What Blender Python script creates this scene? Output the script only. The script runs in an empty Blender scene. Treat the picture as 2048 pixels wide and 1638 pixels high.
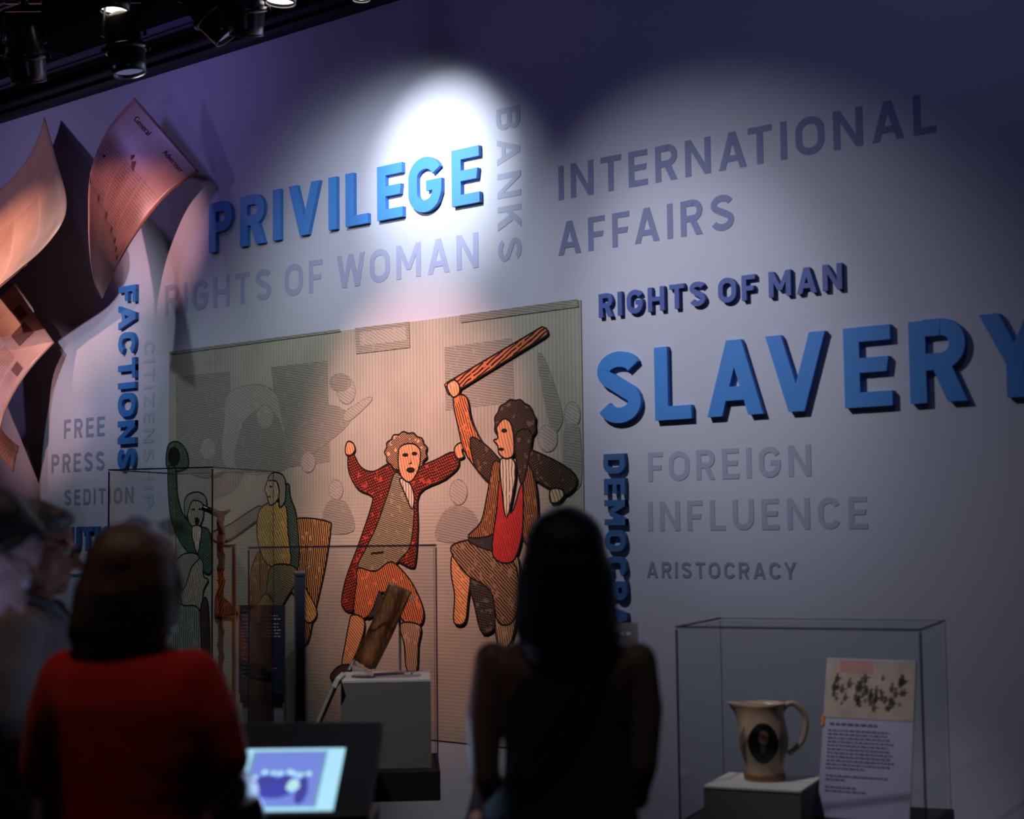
import bpy, bmesh, math, random
from mathutils.geometry import tessellate_polygon
from mathutils import Vector, Matrix, Euler, Quaternion
R = math.radians
random.seed(7)
scene = bpy.context.scene
COL = scene.collection

# ------------------------------------------------------------------ camera, world, exposure
CAM = Vector((0.0, -5.7, 1.6))
YAW, PITCH, ROLL = -0.70076, 0.075767, -0.012174
fw = Vector((math.sin(YAW)*math.cos(PITCH), math.cos(YAW)*math.cos(PITCH), math.sin(PITCH)))
r0 = Vector((math.cos(YAW), -math.sin(YAW), 0)); u0 = r0.cross(fw)
rt = math.cos(ROLL)*r0 + math.sin(ROLL)*u0
up = -math.sin(ROLL)*r0 + math.cos(ROLL)*u0
cd = bpy.data.cameras.new('camera'); cam = bpy.data.objects.new('camera', cd); COL.objects.link(cam)
m = Matrix((rt, up, -fw)).transposed().to_4x4(); m.translation = CAM
cam.matrix_world = m
cd.sensor_fit = 'HORIZONTAL'; cd.sensor_width = 36; cd.lens = 3200/2048*36
cd.clip_start = .05; cd.clip_end = 60
cd.dof.use_dof = True; cd.dof.focus_distance = 8.1; cd.dof.aperture_fstop = 1.9
scene.camera = cam
scene.view_settings.view_transform = 'Standard'; scene.view_settings.look = 'None'
scene.view_settings.gamma = 1; scene.view_settings.use_curve_mapping = False
scene.view_settings.exposure = 0.0
w = bpy.data.worlds.new('gallery_dark'); scene.world = w; w.use_nodes = True
w.node_tree.nodes['Background'].inputs[0].default_value = (.30, .33, .55, 1)
w.node_tree.nodes['Background'].inputs[1].default_value = .014

def spot(name, loc, target, power, color, cone, blend=1.0, size=.06):
    l = bpy.data.lights.new(name, 'SPOT'); l.energy = power; l.color = color
    l.spot_size = R(cone); l.spot_blend = blend; l.shadow_soft_size = size
    o = bpy.data.objects.new(name, l); COL.objects.link(o); o.location = loc
    o.rotation_euler = (Vector(target)-Vector(loc)).to_track_quat('-Z', 'Y').to_euler()
    return o
# the track lights of the gallery: white accents, amber and rose gels, deep blue wash; the case, visitor and rail fills at the end are added
spot('accent_spot_light', (-5.17, -1.11, 3.88), (-5.26, 0, 3.36), 135, (.95, .98, 1), 52, 1, .03)
spot('accent_halo_light', (-5.17, -1.15, 3.86), (-5.45, 0, 2.95), 62, (.93, .96, 1), 88, 1, .03)
spot('accent_wide_light', (-5.69, -1.52, 3.58), (-5.75, 0, 2.95), 34, (.92, .94, 1), 84, 1, .04)
spot('accent_centre_light', (-4.7, -2.1, 4.2), (-3.75, 0, 2.46), 125, (1, .95, 1), 32, 1, .02)
spot('accent_outer_light', (-4.7, -2.2, 4.2), (-3.68, 0, 2.18), 145, (.97, .95, 1), 55, 1, .02)
spot('accent_low_light', (-4.3, -2.2, 4.2), (-3.7, 0, 1.7), 15, (.95, .93, 1), 54, 1, .03)
spot('amber_gel_light', (-5.2, -2.5, 4.2), (-5.45, 0, 1.92), 900, (1, .47, .39), 32, 1, .05)
spot('mural_wash_light', (-6.4, -2.4, 4.2), (-6.4, 0, 1.7), 55, (.84, .98, .86), 56, 1, .05)
spot('rose_gel_light', (-6.3, -2.8, 3.9), (-7.25, -.45, 3.40), 330, (1, .46, .44), 17, 1, .03)
spot('peach_gel_light', (-9.6, -2.7, 3.95), (-8.5, -.4, 3.25), 400, (1, .50, .38), 24, 1, .03)
spot('salmon_gel_light', (-7.2, -3.3, 2.75), (-8.5, -.3, 2.40), 230, (1, .50, .44), 19, 1, .03)
spot('mauve_accent_light', (-7.45, -2.6, 4.1), (-8.15, 0, 2.85), 170, (1, .84, 1), 34, 1, .03)
spot('cool_left_light', (-7.3, -2.2, 4.2), (-7.9, 0, 1.7), 75, (.82, .92, 1), 60, 1, .05)
spot('blue_wash_far_light', (-7.2, -1.1, 4.25), (-7.0, 0, 3.9), 9, (.38, .30, 1), 130, 1, .1)
spot('violet_left_light', (-9.0, -1.6, 4.2), (-8.4, 0, 3.4), 25, (.62, .48, 1), 120, 1, .06)
spot('blue_wash_mid_light', (-4.6, -1.6, 4.25), (-4.6, 0, 3.7), 6, (.40, .32, 1), 130, 1, .1)
spot('blue_wash_near_light', (-2.4, -1.8, 4.25), (-2.6, 0, 2.9), 11, (.46, .48, 1), 125, 1, .1)
spot('jug_case_fill_light', (-3.4, -2.4, 4.2), (-2.85, -.70, .85), 190, (1, .93, .90), 20, 1, .05)  # added spot without a fixture, brightens the jug case
spot('case_fill_light', (-4.0, -3.4, 4.2), (-4.75, -.95, 1.0), 260, (1, .93, .88), 20, 1, .05)  # added fill from an unseen source, lifts the log and its plinth
spot('visitor_fill_light', (-2.6, -4.3, 5.1), (-2.95, -3.60, 1.2), 85, (1, .80, .72), 26, 1, .1)  # added overhead fill for the red shirted woman
spot('visitor_rose_fill_light', (-5.2, -4.4, 4.8), (-3.74, -3.25, 1.4), 75, (1, .70, .64), 14, 1, .08)  # added warm fill, no lamp stands there, for the grey haired man
spot('rail_fill_light', (-7.2, -2.6, 3.0), (-6.6, -1.2, 4.6), 7, (.62, .56, 1), 120, 1, .1)  # added upward fill for the rails and lamp cans
spot('face_fill_light', (-2.52, -3.95, 1.02), (-2.92, -3.86, 1.56), 5.5, (.34, .44, 1), 40, 1, .05)  # added blue fill for the leaning face, no device is modelled
spot('visitor_cool_fill_light', (-1.3, -4.9, 4.9), (-2.24, -2.95, 1.1), 26, (.62, .86, 1), 22, 1, .1)  # added cool fill on the dark haired woman's back

# ------------------------------------------------------------------ materials
MATS = {}
def lin(c):
    return tuple(((x+.055)/1.055)**2.4 if x > .04045 else x/12.92 for x in c)
def mat(name, col, rough=.6, metal=0., bump=0., bscale=200., var=0., vscale=8., emit=None, spec=.5, stretch=None, sheen=0.):
    if name in MATS: return MATS[name]
    m = bpy.data.materials.new(name); m.use_nodes = True; nt = m.node_tree; b = nt.nodes['Principled BSDF']
    c = (*lin(col), 1)
    b.inputs['Base Color'].default_value = c; b.inputs['Roughness'].default_value = rough
    b.inputs['Metallic'].default_value = metal; b.inputs['Specular IOR Level'].default_value = spec
    if sheen: b.inputs['Sheen Weight'].default_value = sheen
    if emit:
        b.inputs['Emission Color'].default_value = (*lin(emit[0]), 1); b.inputs['Emission Strength'].default_value = emit[1]
    if bump or var:
        tc = nt.nodes.new('ShaderNodeTexCoord'); mp = nt.nodes.new('ShaderNodeMapping')
        nt.links.new(tc.outputs['Object'], mp.inputs[0])
        if stretch: mp.inputs['Scale'].default_value = stretch
    if var:
        n = nt.nodes.new('ShaderNodeTexNoise'); n.inputs['Scale'].default_value = vscale; n.inputs['Detail'].default_value = 5
        nt.links.new(mp.outputs[0], n.inputs['Vector'])
        rp = nt.nodes.new('ShaderNodeValToRGB')
        rp.color_ramp.elements[0].position = .3; rp.color_ramp.elements[1].position = .7
        rp.color_ramp.elements[0].color = (*[x*(1-var) for x in c[:3]], 1)
        rp.color_ramp.elements[1].color = (*[min(1, x*(1+var)) for x in c[:3]], 1)
        nt.links.new(n.outputs['Fac'], rp.inputs[0]); nt.links.new(rp.outputs[0], b.inputs['Base Color'])
    if bump:
        n2 = nt.nodes.new('ShaderNodeTexNoise'); n2.inputs['Scale'].default_value = bscale; n2.inputs['Detail'].default_value = 4
        nt.links.new(mp.outputs[0], n2.inputs['Vector'])
        bp = nt.nodes.new('ShaderNodeBump'); bp.inputs['Strength'].default_value = bump; bp.inputs['Distance'].default_value = .01
        nt.links.new(n2.outputs['Fac'], bp.inputs['Height']); nt.links.new(bp.outputs[0], b.inputs['Normal'])
    MATS[name] = m; return m

def hatch(name, col, ink=(.10, .08, .07), angle=45, spacing=.018, width=.28, cross=False, rough=.7):
    """printed engraving: flat tint with broken ink lines"""
    if name in MATS: return MATS[name]
    m = mat(name, col, rough, spec=.2); nt = m.node_tree; b = nt.nodes['Principled BSDF']
    tc = nt.nodes.new('ShaderNodeTexCoord')
    def lines(a):
        mp = nt.nodes.new('ShaderNodeMapping'); mp.inputs['Rotation'].default_value = (0, R(a), 0)
        nt.links.new(tc.outputs['Object'], mp.inputs[0])
        wv = nt.nodes.new('ShaderNodeTexWave'); wv.bands_direction = 'X'; wv.inputs['Scale'].default_value = .314/(spacing*.62)
        wv.inputs['Distortion'].default_value = 2.5; wv.inputs['Detail'].default_value = 2; wv.inputs['Detail Scale'].default_value = 1.2
        nt.links.new(mp.outputs[0], wv.inputs['Vector'])
        g = nt.nodes.new('ShaderNodeMath'); g.operation = 'LESS_THAN'; g.inputs[1].default_value = width
        nt.links.new(wv.outputs['Fac'], g.inputs[0]); return g
    g = lines(angle)
    if cross:
        g2 = lines(angle+70); mx = nt.nodes.new('ShaderNodeMath'); mx.operation = 'MAXIMUM'
        nt.links.new(g.outputs[0], mx.inputs[0]); nt.links.new(g2.outputs[0], mx.inputs[1]); g = mx
    n = nt.nodes.new('ShaderNodeTexNoise'); n.inputs['Scale'].default_value = 34; nt.links.new(tc.outputs['Object'], n.inputs['Vector'])
    t = nt.nodes.new('ShaderNodeMath'); t.operation = 'GREATER_THAN'; t.inputs[1].default_value = .37; nt.links.new(n.outputs['Fac'], t.inputs[0])
    mu = nt.nodes.new('ShaderNodeMath'); mu.operation = 'MULTIPLY'; nt.links.new(g.outputs[0], mu.inputs[0]); nt.links.new(t.outputs[0], mu.inputs[1])
    mix = nt.nodes.new('ShaderNodeMixRGB'); nt.links.new(mu.outputs[0], mix.inputs[0])
    mix.inputs[1].default_value = (*lin(col), 1); mix.inputs[2].default_value = (*lin(ink), 1)
    nt.links.new(mix.outputs[0], b.inputs['Base Color']); return m

def glass_mat(name, tint, refl=.06):
    m = bpy.data.materials.new(name); m.use_nodes = True; nt = m.node_tree
    for n in list(nt.nodes): nt.nodes.remove(n)
    o = nt.nodes.new('ShaderNodeOutputMaterial'); t = nt.nodes.new('ShaderNodeBsdfTransparent'); g = nt.nodes.new('ShaderNodeBsdfGlossy')
    t.inputs[0].default_value = (*tint, 1); g.inputs['Roughness'].default_value = .015
    lw = nt.nodes.new('ShaderNodeLayerWeight'); lw.inputs[0].default_value = .25
    mul = nt.nodes.new('ShaderNodeMath'); mul.operation = 'MULTIPLY'; mul.inputs[1].default_value = .07
    add = nt.nodes.new('ShaderNodeMath'); add.operation = 'ADD'; add.inputs[1].default_value = refl*.25
    nt.links.new(lw.outputs['Fresnel'], mul.inputs[0]); nt.links.new(mul.outputs[0], add.inputs[0])
    mx = nt.nodes.new('ShaderNodeMixShader'); nt.links.new(add.outputs[0], mx.inputs[0])
    nt.links.new(t.outputs[0], mx.inputs[1]); nt.links.new(g.outputs[0], mx.inputs[2]); nt.links.new(mx.outputs[0], o.inputs[0])
    return m

# ------------------------------------------------------------------ object helpers
def link(name, bm, material, parent=None, smooth=False, kind=None, label=None):
    me = bpy.data.meshes.new(name)
    bmesh.ops.recalc_face_normals(bm, faces=bm.faces)
    bm.to_mesh(me); bm.free()
    for mm in (material if isinstance(material, (list, tuple)) else [material]): me.materials.append(mm)
    if smooth:
        for p in me.polygons: p.use_smooth = True
    o = bpy.data.objects.new(name, me); COL.objects.link(o)
    if parent: o.parent = parent
    if kind: o['kind'] = kind
    if label: o['label'] = label
    return o
def tag(o, label, cat, group=None, kind=None):
    o['label'] = label; o['category'] = cat
    if group: o['group'] = group
    if kind: o['kind'] = kind
    return o
def thing(name, label, cat, loc=(0, 0, 0), rz=0., group=None):
    o = bpy.data.objects.new(name, None); COL.objects.link(o); o.location = loc; o.rotation_euler = (0, 0, rz)
    o.empty_display_size = .1
    return tag(o, label, cat, group)
def box(bm, c, s, rot=None, bevel=0., mi=0):
    r = bmesh.ops.create_cube(bm, size=1); vs = r['verts']
    M = Matrix.Translation(Vector(c)) @ (rot.to_matrix().to_4x4() if rot else Matrix.Identity(4)) @ Matrix.Diagonal((*s, 1))
    for v in vs: v.co = M @ v.co
    fs = {f for v in vs for f in v.link_faces}
    for f in fs: f.material_index = mi
    if bevel:
        es = list({e for v in vs for e in v.link_edges})
        bmesh.ops.bevel(bm, geom=es, offset=bevel, segments=2, affect='EDGES', profile=.6)
def bx(c, s, rot=None, bevel=0.):
    bm = bmesh.new(); box(bm, c, s, rot, bevel); return bm
def basis(d):
    d = Vector(d).normalized(); a = Vector((0, 0, 1)) if abs(d.z) < .9 else Vector((1, 0, 0))
    x = a.cross(d).normalized(); return x, d.cross(x), d
def tube(bm, pts, rad, n=10, cap=True, flat=1.):
    pts = [Vector(p) for p in pts]; rads = rad if isinstance(rad, (list, tuple)) else [rad]*len(pts)
    prev = None; rings = []
    X = None
    for i, p in enumerate(pts):
        d = (pts[min(i+1, len(pts)-1)]-pts[max(i-1, 0)])
        x, y, d = basis(d)
        if X is not None:
            x = (X - d*X.dot(d)).normalized(); y = d.cross(x)
        X = x
        rings.append([bm.verts.new(p + rads[i]*(math.cos(2*math.pi*k/n)*x + flat*math.sin(2*math.pi*k/n)*y)) for k in range(n)])
    for a, b in zip(rings, rings[1:]):
        for k in range(n): bm.faces.new((a[k], a[(k+1) % n], b[(k+1) % n], b[k]))
    if cap: bm.faces.new(rings[0][::-1]); bm.faces.new(rings[-1])
def lathe(bm, prof, n=32, axis=None, origin=(0, 0, 0)):
    """prof: list of (radius, height) along axis"""
    x, y, d = basis(axis) if axis else (Vector((1, 0, 0)), Vector((0, 1, 0)), Vector((0, 0, 1)))
    o = Vector(origin); rings = []
    for r, h in prof:
        rings.append([bm.verts.new(o + d*h + max(r, 1e-4)*(math.cos(2*math.pi*k/n)*x + math.sin(2*math.pi*k/n)*y)) for k in range(n)])
    for a, b in zip(rings, rings[1:]):
        for k in range(n): bm.faces.new((a[k], a[(k+1) % n], b[(k+1) % n], b[k]))
    return rings
def catmull(pts, sub=6, closed=False):
    n = len(pts); out = []
    rng = range(n) if closed else range(n-1)
    for i in rng:
        g = (lambda k: pts[k % n]) if closed else (lambda k: pts[max(0, min(n-1, k))])
        a, b, c, d = (Vector(g(i-1)), Vector(g(i)), Vector(g(i+1)), Vector(g(i+2)))
        for s in range(sub):
            t = s/sub
            out.append(.5*((2*b)+(c-a)*t+(2*a-5*b+4*c-d)*t*t+(3*b-a-3*c+d)*t**3))
    if not closed: out.append(Vector(pts[-1]))
    return out

# ------------------------------------------------------------------ measured outlines (metres on the wall)
MURAL = {
    'pale_crowd': [
        ('ghost', 0, 3, [[-7.3,2.496],[-6.83,2.492],[-6.82,1.96],[-7.287,1.94]]),
        ('ghost', 0, 3, [[-6.485,2.49],[-6.05,2.491],[-6.037,1.967],[-6.417,1.946]]),
        ('ghost', 0, 3, [[-5.226,2.49],[-4.796,2.499],[-4.788,2.201],[-5.223,2.186]]),
        ('ghost_light', 1, 3, [[-6.856,1.962],[-6.875,2.234],[-6.839,2.374],[-6.624,2.407],[-6.468,2.362],[-6.416,2.255],[-6.383,1.945]]),
        ('ghost', 1, 3, [[-6.766,1.958],[-6.731,2.18],[-6.607,2.266],[-6.485,2.259],[-6.4,2.151],[-6.366,1.945]]),
        ('ghost_light', 1, 3, [[-6.471,2.224],[-6.475,2.202],[-6.487,2.184],[-6.504,2.171],[-6.525,2.164],[-6.548,2.165],[-6.57,2.174],[-6.588,2.189],[-6.599,2.209],[-6.603,2.231],[-6.599,2.253],[-6.588,2.271],[-6.57,2.285],[-6.548,2.291],[-6.525,2.289],[-6.504,2.281],[-6.486,2.265],[-6.475,2.246]]),
        ('ghost', 1, 3, [[-6.349,1.978],[-6.215,2.131],[-6.084,2.258],[-5.924,2.227],[-5.893,2.159],[-6.117,2.036],[-6.282,1.964]]),
        ('ghost_light', 1, 3, [[-5.845,2.321],[-5.849,2.299],[-5.861,2.279],[-5.878,2.266],[-5.9,2.259],[-5.923,2.261],[-5.944,2.27],[-5.962,2.286],[-5.974,2.307],[-5.977,2.33],[-5.973,2.352],[-5.962,2.371],[-5.944,2.385],[-5.922,2.391],[-5.899,2.39],[-5.877,2.38],[-5.86,2.364],[-5.849,2.344]]),
        ('ghost', 1, 3, [[-5.876,2.367],[-5.881,2.352],[-5.895,2.34],[-5.916,2.331],[-5.941,2.328],[-5.969,2.33],[-5.995,2.337],[-6.016,2.348],[-6.03,2.362],[-6.035,2.378],[-6.03,2.393],[-6.016,2.405],[-5.995,2.414],[-5.969,2.417],[-5.941,2.415],[-5.915,2.408],[-5.894,2.397],[-5.881,2.382]]),
        ('ghost_light', 1, 3, [[-5.924,2.216],[-5.752,2.282],[-5.737,2.259],[-5.893,2.17]]),
        ('ghost', 1, 3, [[-7.153,1.936],[-7.078,2.053],[-6.948,2.048],[-6.893,1.927]]),
        ('ghost_light', 1, 3, [[-6.948,2.072],[-6.952,2.051],[-6.963,2.034],[-6.98,2.021],[-7.001,2.015],[-7.024,2.016],[-7.045,2.024],[-7.063,2.038],[-7.074,2.056],[-7.078,2.077],[-7.074,2.097],[-7.063,2.115],[-7.046,2.128],[-7.024,2.134],[-7.002,2.133],[-6.98,2.125],[-6.963,2.111],[-6.952,2.092]]),
        ('ghost_light', 1, 3, [[-6.144,1.971],[-6.147,1.952],[-6.157,1.936],[-6.172,1.925],[-6.19,1.919],[-6.209,1.92],[-6.228,1.927],[-6.243,1.939],[-6.252,1.956],[-6.256,1.975],[-6.252,1.993],[-6.242,2.009],[-6.227,2.02],[-6.209,2.026],[-6.19,2.025],[-6.171,2.018],[-6.157,2.006],[-6.147,1.989]]),
        ('ghost_light', 1, 3, [[-5.939,1.82],[-5.942,1.803],[-5.951,1.788],[-5.965,1.777],[-5.981,1.771],[-5.999,1.772],[-6.016,1.778],[-6.029,1.79],[-6.038,1.805],[-6.041,1.823],[-6.038,1.84],[-6.029,1.855],[-6.015,1.866],[-5.998,1.872],[-5.981,1.871],[-5.964,1.865],[-5.951,1.853],[-5.942,1.837]]),
        ('ghost', 1, 3, [[-6.087,1.614],[-6.062,1.746],[-5.974,1.772],[-5.896,1.732],[-5.865,1.611]]),
        ('ghost_light', 1, 3, [[-5.089,1.788],[-5.092,1.768],[-5.102,1.75],[-5.117,1.737],[-5.135,1.73],[-5.154,1.731],[-5.172,1.738],[-5.187,1.752],[-5.196,1.77],[-5.2,1.791],[-5.196,1.811],[-5.186,1.829],[-5.171,1.842],[-5.153,1.848],[-5.134,1.848],[-5.116,1.84],[-5.101,1.826],[-5.092,1.808]]),
        ('ghost', 1, 3, [[-5.287,1.565],[-5.243,1.688],[-5.145,1.723],[-5.036,1.675],[-5.024,1.563]]),
        ('ghost', 1, 3, [[-4.642,2.381],[-4.604,2.388],[-4.507,2.145],[-4.521,2.067],[-4.571,2.069]]),
        ('ghost_light', 1, 3, [[-4.535,2.019],[-4.538,1.998],[-4.548,1.98],[-4.564,1.967],[-4.582,1.961],[-4.602,1.962],[-4.621,1.97],[-4.635,1.984],[-4.645,2.003],[-4.648,2.024],[-4.644,2.045],[-4.634,2.063],[-4.619,2.075],[-4.6,2.082],[-4.58,2.081],[-4.562,2.073],[-4.547,2.058],[-4.538,2.039]]),
        ('ghost_light', 1, 3, [[-4.402,2.119],[-4.405,2.099],[-4.413,2.082],[-4.425,2.07],[-4.439,2.064],[-4.454,2.064],[-4.469,2.072],[-4.48,2.086],[-4.488,2.104],[-4.49,2.124],[-4.487,2.144],[-4.479,2.161],[-4.467,2.173],[-4.452,2.179],[-4.437,2.179],[-4.423,2.171],[-4.411,2.157],[-4.404,2.139]]),
        ('ghost', 1, 3, [[-4.498,1.988],[-4.484,2.065],[-4.41,2.061],[-4.403,1.809],[-4.489,1.812]]),
        ('ghost', 0, 3, [[-5.843,2.64],[-5.463,2.638],[-5.457,2.514],[-5.836,2.513]]),
        ('ghost_light', 0, 3, [[-5.812,2.621],[-5.485,2.621],[-5.482,2.548],[-5.808,2.547]]),
        ('ghost', 0, 3, [[-7.359,2.643],[-5.953,2.645],[-5.95,2.637],[-7.357,2.63]]),
        ('ghost', 0, 3, [[-5.119,2.637],[-4.405,2.641],[-4.399,2.611],[-5.119,2.606]]),
    ],
    'printed_figure|printed man in a green coat raising a hat': [
        ('green', 1, 3, [[-7.37,2.102],[-7.298,2.129],[-7.23,2.102],[-7.188,2.045],[-7.201,1.973],[-7.369,1.973]]),
        ('ink', 1, 3, [[-7.26,2.042],[-7.263,2.025],[-7.272,2.01],[-7.285,1.999],[-7.302,1.994],[-7.319,1.994],[-7.336,2.001],[-7.349,2.013],[-7.358,2.029],[-7.361,2.046],[-7.358,2.064],[-7.35,2.079],[-7.336,2.09],[-7.32,2.095],[-7.302,2.094],[-7.286,2.088],[-7.272,2.076],[-7.264,2.06]]),
        ('green', 1, 3, [[-7.365,1.973],[-7.297,1.971],[-7.277,1.818],[-7.209,1.696],[-7.076,1.647],[-6.993,1.61],[-6.974,1.421],[-7.029,1.386],[-7.151,1.48],[-7.266,1.576],[-7.344,1.723]]),
        ('flesh_grey', 1, 3, [[-7.047,1.724],[-7.051,1.694],[-7.063,1.669],[-7.082,1.65],[-7.105,1.64],[-7.13,1.64],[-7.153,1.651],[-7.173,1.67],[-7.185,1.696],[-7.19,1.726],[-7.186,1.756],[-7.173,1.781],[-7.154,1.8],[-7.131,1.81],[-7.106,1.809],[-7.083,1.799],[-7.064,1.779],[-7.051,1.753]]),
        ('ghost', 1, 3, [[-7.219,1.769],[-7.19,1.822],[-7.096,1.838],[-7.03,1.807],[-7.025,1.753],[-7.077,1.784],[-7.152,1.785],[-7.199,1.696]]),
        ('ink', 1, 0, [[-7.084,1.677],[-7.085,1.669],[-7.089,1.663],[-7.094,1.658],[-7.101,1.656],[-7.108,1.656],[-7.115,1.658],[-7.12,1.663],[-7.124,1.67],[-7.125,1.677],[-7.124,1.684],[-7.121,1.691],[-7.115,1.696],[-7.108,1.698],[-7.101,1.698],[-7.094,1.695],[-7.089,1.69],[-7.085,1.684]]),
        ('ink', 1, 0, [[-7.12,1.74],[-7.121,1.738],[-7.124,1.737],[-7.128,1.735],[-7.134,1.735],[-7.14,1.735],[-7.145,1.736],[-7.15,1.737],[-7.153,1.739],[-7.154,1.741],[-7.153,1.743],[-7.15,1.745],[-7.145,1.746],[-7.14,1.747],[-7.134,1.747],[-7.128,1.746],[-7.124,1.744],[-7.121,1.742]]),
        ('ink', 1, 0, [[-7.06,1.742],[-7.061,1.74],[-7.064,1.738],[-7.068,1.737],[-7.074,1.736],[-7.08,1.736],[-7.085,1.737],[-7.09,1.738],[-7.093,1.74],[-7.094,1.742],[-7.093,1.744],[-7.09,1.746],[-7.085,1.747],[-7.08,1.748],[-7.074,1.748],[-7.068,1.747],[-7.064,1.746],[-7.061,1.744]]),
        ('cravat', 1, 3, [[-7.152,1.636],[-7.067,1.641],[-7.085,1.528],[-7.109,1.504]]),
    ],
    'printed_figure|printed grey haired man in profile at the mural bottom left': [
        ('flesh_grey', 1, 3, [[-7.226,1.42],[-7.132,1.48],[-7.057,1.456],[-7.047,1.374],[-7.005,1.35],[-7.047,1.291],[-7.065,1.196],[-7.149,1.17],[-7.244,1.228]]),
        ('ghost', 1, 3, [[-7.294,1.444],[-7.227,1.492],[-7.123,1.498],[-7.085,1.468],[-7.15,1.42],[-7.207,1.312],[-7.264,1.288],[-7.322,1.371]]),
        ('greenish', 1, 3, [[-7.34,1.19],[-7.206,1.205],[-7.074,1.172],[-7.027,0.845],[-7.357,0.805]]),
        ('brown_dark', 1, 3, [[-7.074,1.172],[-7.01,1.233],[-6.99,0.823],[-7.036,0.821]]),
    ],
    'printed_figure|printed seated man in a yellow waistcoat on a cane chair': [
        ('wicker', 1, 3, [[-6.642,1.423],[-6.418,1.605],[-6.316,1.672],[-6.184,1.679],[-6.039,1.657],[-6.026,1.624],[-6.072,1.415],[-6.154,1.172],[-6.203,1.038],[-6.285,1.035],[-6.252,1.191],[-6.351,1.301],[-6.52,1.185],[-6.624,0.955],[-6.65,0.954]]),
        ('ghost', 1, 3, [[-6.974,1.61],[-6.819,1.656],[-6.659,1.723],[-6.572,1.75],[-6.52,1.709],[-6.642,1.653],[-6.819,1.574],[-6.946,1.563]]),
        ('green', 1, 3, [[-6.417,1.798],[-6.349,1.865],[-6.333,1.796],[-6.283,1.683],[-6.267,1.436],[-6.351,1.413],[-6.401,1.639]]),
        ('yellow', 1, 3, [[-6.572,1.733],[-6.451,1.771],[-6.367,1.741],[-6.35,1.605],[-6.334,1.436],[-6.469,1.424],[-6.555,1.481],[-6.598,1.607]]),
        ('olive', 1, 3, [[-6.486,1.424],[-6.334,1.436],[-6.267,1.38],[-6.368,1.256],[-6.452,1.164],[-6.572,1.15],[-6.52,1.299]]),
        ('yellow', 1, 3, [[-6.572,1.252],[-6.503,1.276],[-6.418,1.154],[-6.486,1.118],[-6.624,1.148]]),
        ('yellow', 1, 3, [[-6.267,1.358],[-6.202,1.303],[-6.129,1.194],[-6.186,1.138],[-6.252,1.191]]),
        ('flesh_pale', 1, 3, [[-6.52,1.87],[-6.485,1.909],[-6.417,1.901],[-6.392,1.832],[-6.443,1.77],[-6.494,1.754],[-6.52,1.812],[-6.534,1.836]]),
        ('wig', 1, 3, [[-6.511,1.887],[-6.468,1.925],[-6.392,1.911],[-6.366,1.854],[-6.375,1.769],[-6.417,1.742],[-6.421,1.833],[-6.443,1.879]]),
        ('ink', 1, 0, [[-6.472,1.851],[-6.473,1.849],[-6.475,1.847],[-6.479,1.846],[-6.483,1.846],[-6.488,1.846],[-6.492,1.847],[-6.496,1.848],[-6.498,1.85],[-6.499,1.852],[-6.498,1.854],[-6.496,1.855],[-6.492,1.857],[-6.488,1.857],[-6.483,1.857],[-6.479,1.856],[-6.475,1.855],[-6.473,1.853]]),
        ('ink', 1, 0, [[-6.482,1.798],[-6.483,1.796],[-6.486,1.795],[-6.491,1.794],[-6.496,1.793],[-6.502,1.794],[-6.508,1.794],[-6.512,1.795],[-6.515,1.797],[-6.516,1.798],[-6.515,1.8],[-6.512,1.801],[-6.508,1.802],[-6.502,1.803],[-6.496,1.802],[-6.491,1.802],[-6.486,1.801],[-6.483,1.799]]),
        ('brown_dark', 1, 3, [[-6.938,1.268],[-6.886,1.259],[-6.797,1.213],[-6.76,1.176],[-6.782,1.147],[-6.871,1.145],[-6.938,1.124]]),
    ],
    'printed_figure|printed man in a red coat with both arms out': [
        ('red', 1, 3, [[-5.894,1.989],[-5.863,2.009],[-5.801,1.931],[-5.709,1.906],[-5.581,1.944],[-5.515,1.862],[-5.405,1.914],[-5.282,1.949],[-5.169,1.981],[-5.135,1.918],[-5.227,1.854],[-5.396,1.79],[-5.408,1.628],[-5.424,1.461],[-5.461,1.429],[-5.622,1.482],[-5.804,1.471],[-5.849,1.222],[-5.943,1.231],[-5.917,1.362],[-5.819,1.546],[-5.726,1.739],[-5.733,1.788],[-5.825,1.823],[-5.887,1.906]]),
        ('grey_green', 1, 3, [[-5.559,1.896],[-5.612,1.79],[-5.693,1.631],[-5.766,1.524],[-5.823,1.422],[-5.623,1.416],[-5.519,1.476],[-5.456,1.545],[-5.433,1.733],[-5.486,1.84]]),
        ('ink', 0, 0, [[-5.735,1.501],[-5.645,1.507],[-5.643,1.496],[-5.731,1.49]]),
        ('cravat', 1, 3, [[-5.53,1.863],[-5.486,1.777],[-5.446,1.713],[-5.431,1.775],[-5.464,1.845]]),
        ('flesh', 1, 3, [[-5.913,2.033],[-5.894,2.065],[-5.855,2.053],[-5.844,2.019],[-5.871,1.995],[-5.907,2.0]]),
        ('flesh', 1, 3, [[-5.162,1.996],[-5.127,2.023],[-5.072,2.018],[-5.075,1.998],[-5.114,1.989],[-5.1,1.958],[-5.142,1.949]]),
        ('wig_warm', 1, 3, [[-5.35,1.988],[-5.343,1.964],[-5.366,1.946],[-5.376,1.922],[-5.409,1.914],[-5.433,1.897],[-5.469,1.901],[-5.503,1.893],[-5.533,1.908],[-5.569,1.913],[-5.587,1.936],[-5.616,1.951],[-5.617,1.977],[-5.633,2.0],[-5.617,2.022],[-5.615,2.047],[-5.586,2.06],[-5.568,2.082],[-5.531,2.083],[-5.501,2.096],[-5.467,2.086],[-5.431,2.086],[-5.407,2.067],[-5.374,2.056],[-5.365,2.032],[-5.342,2.012]]),
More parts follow.
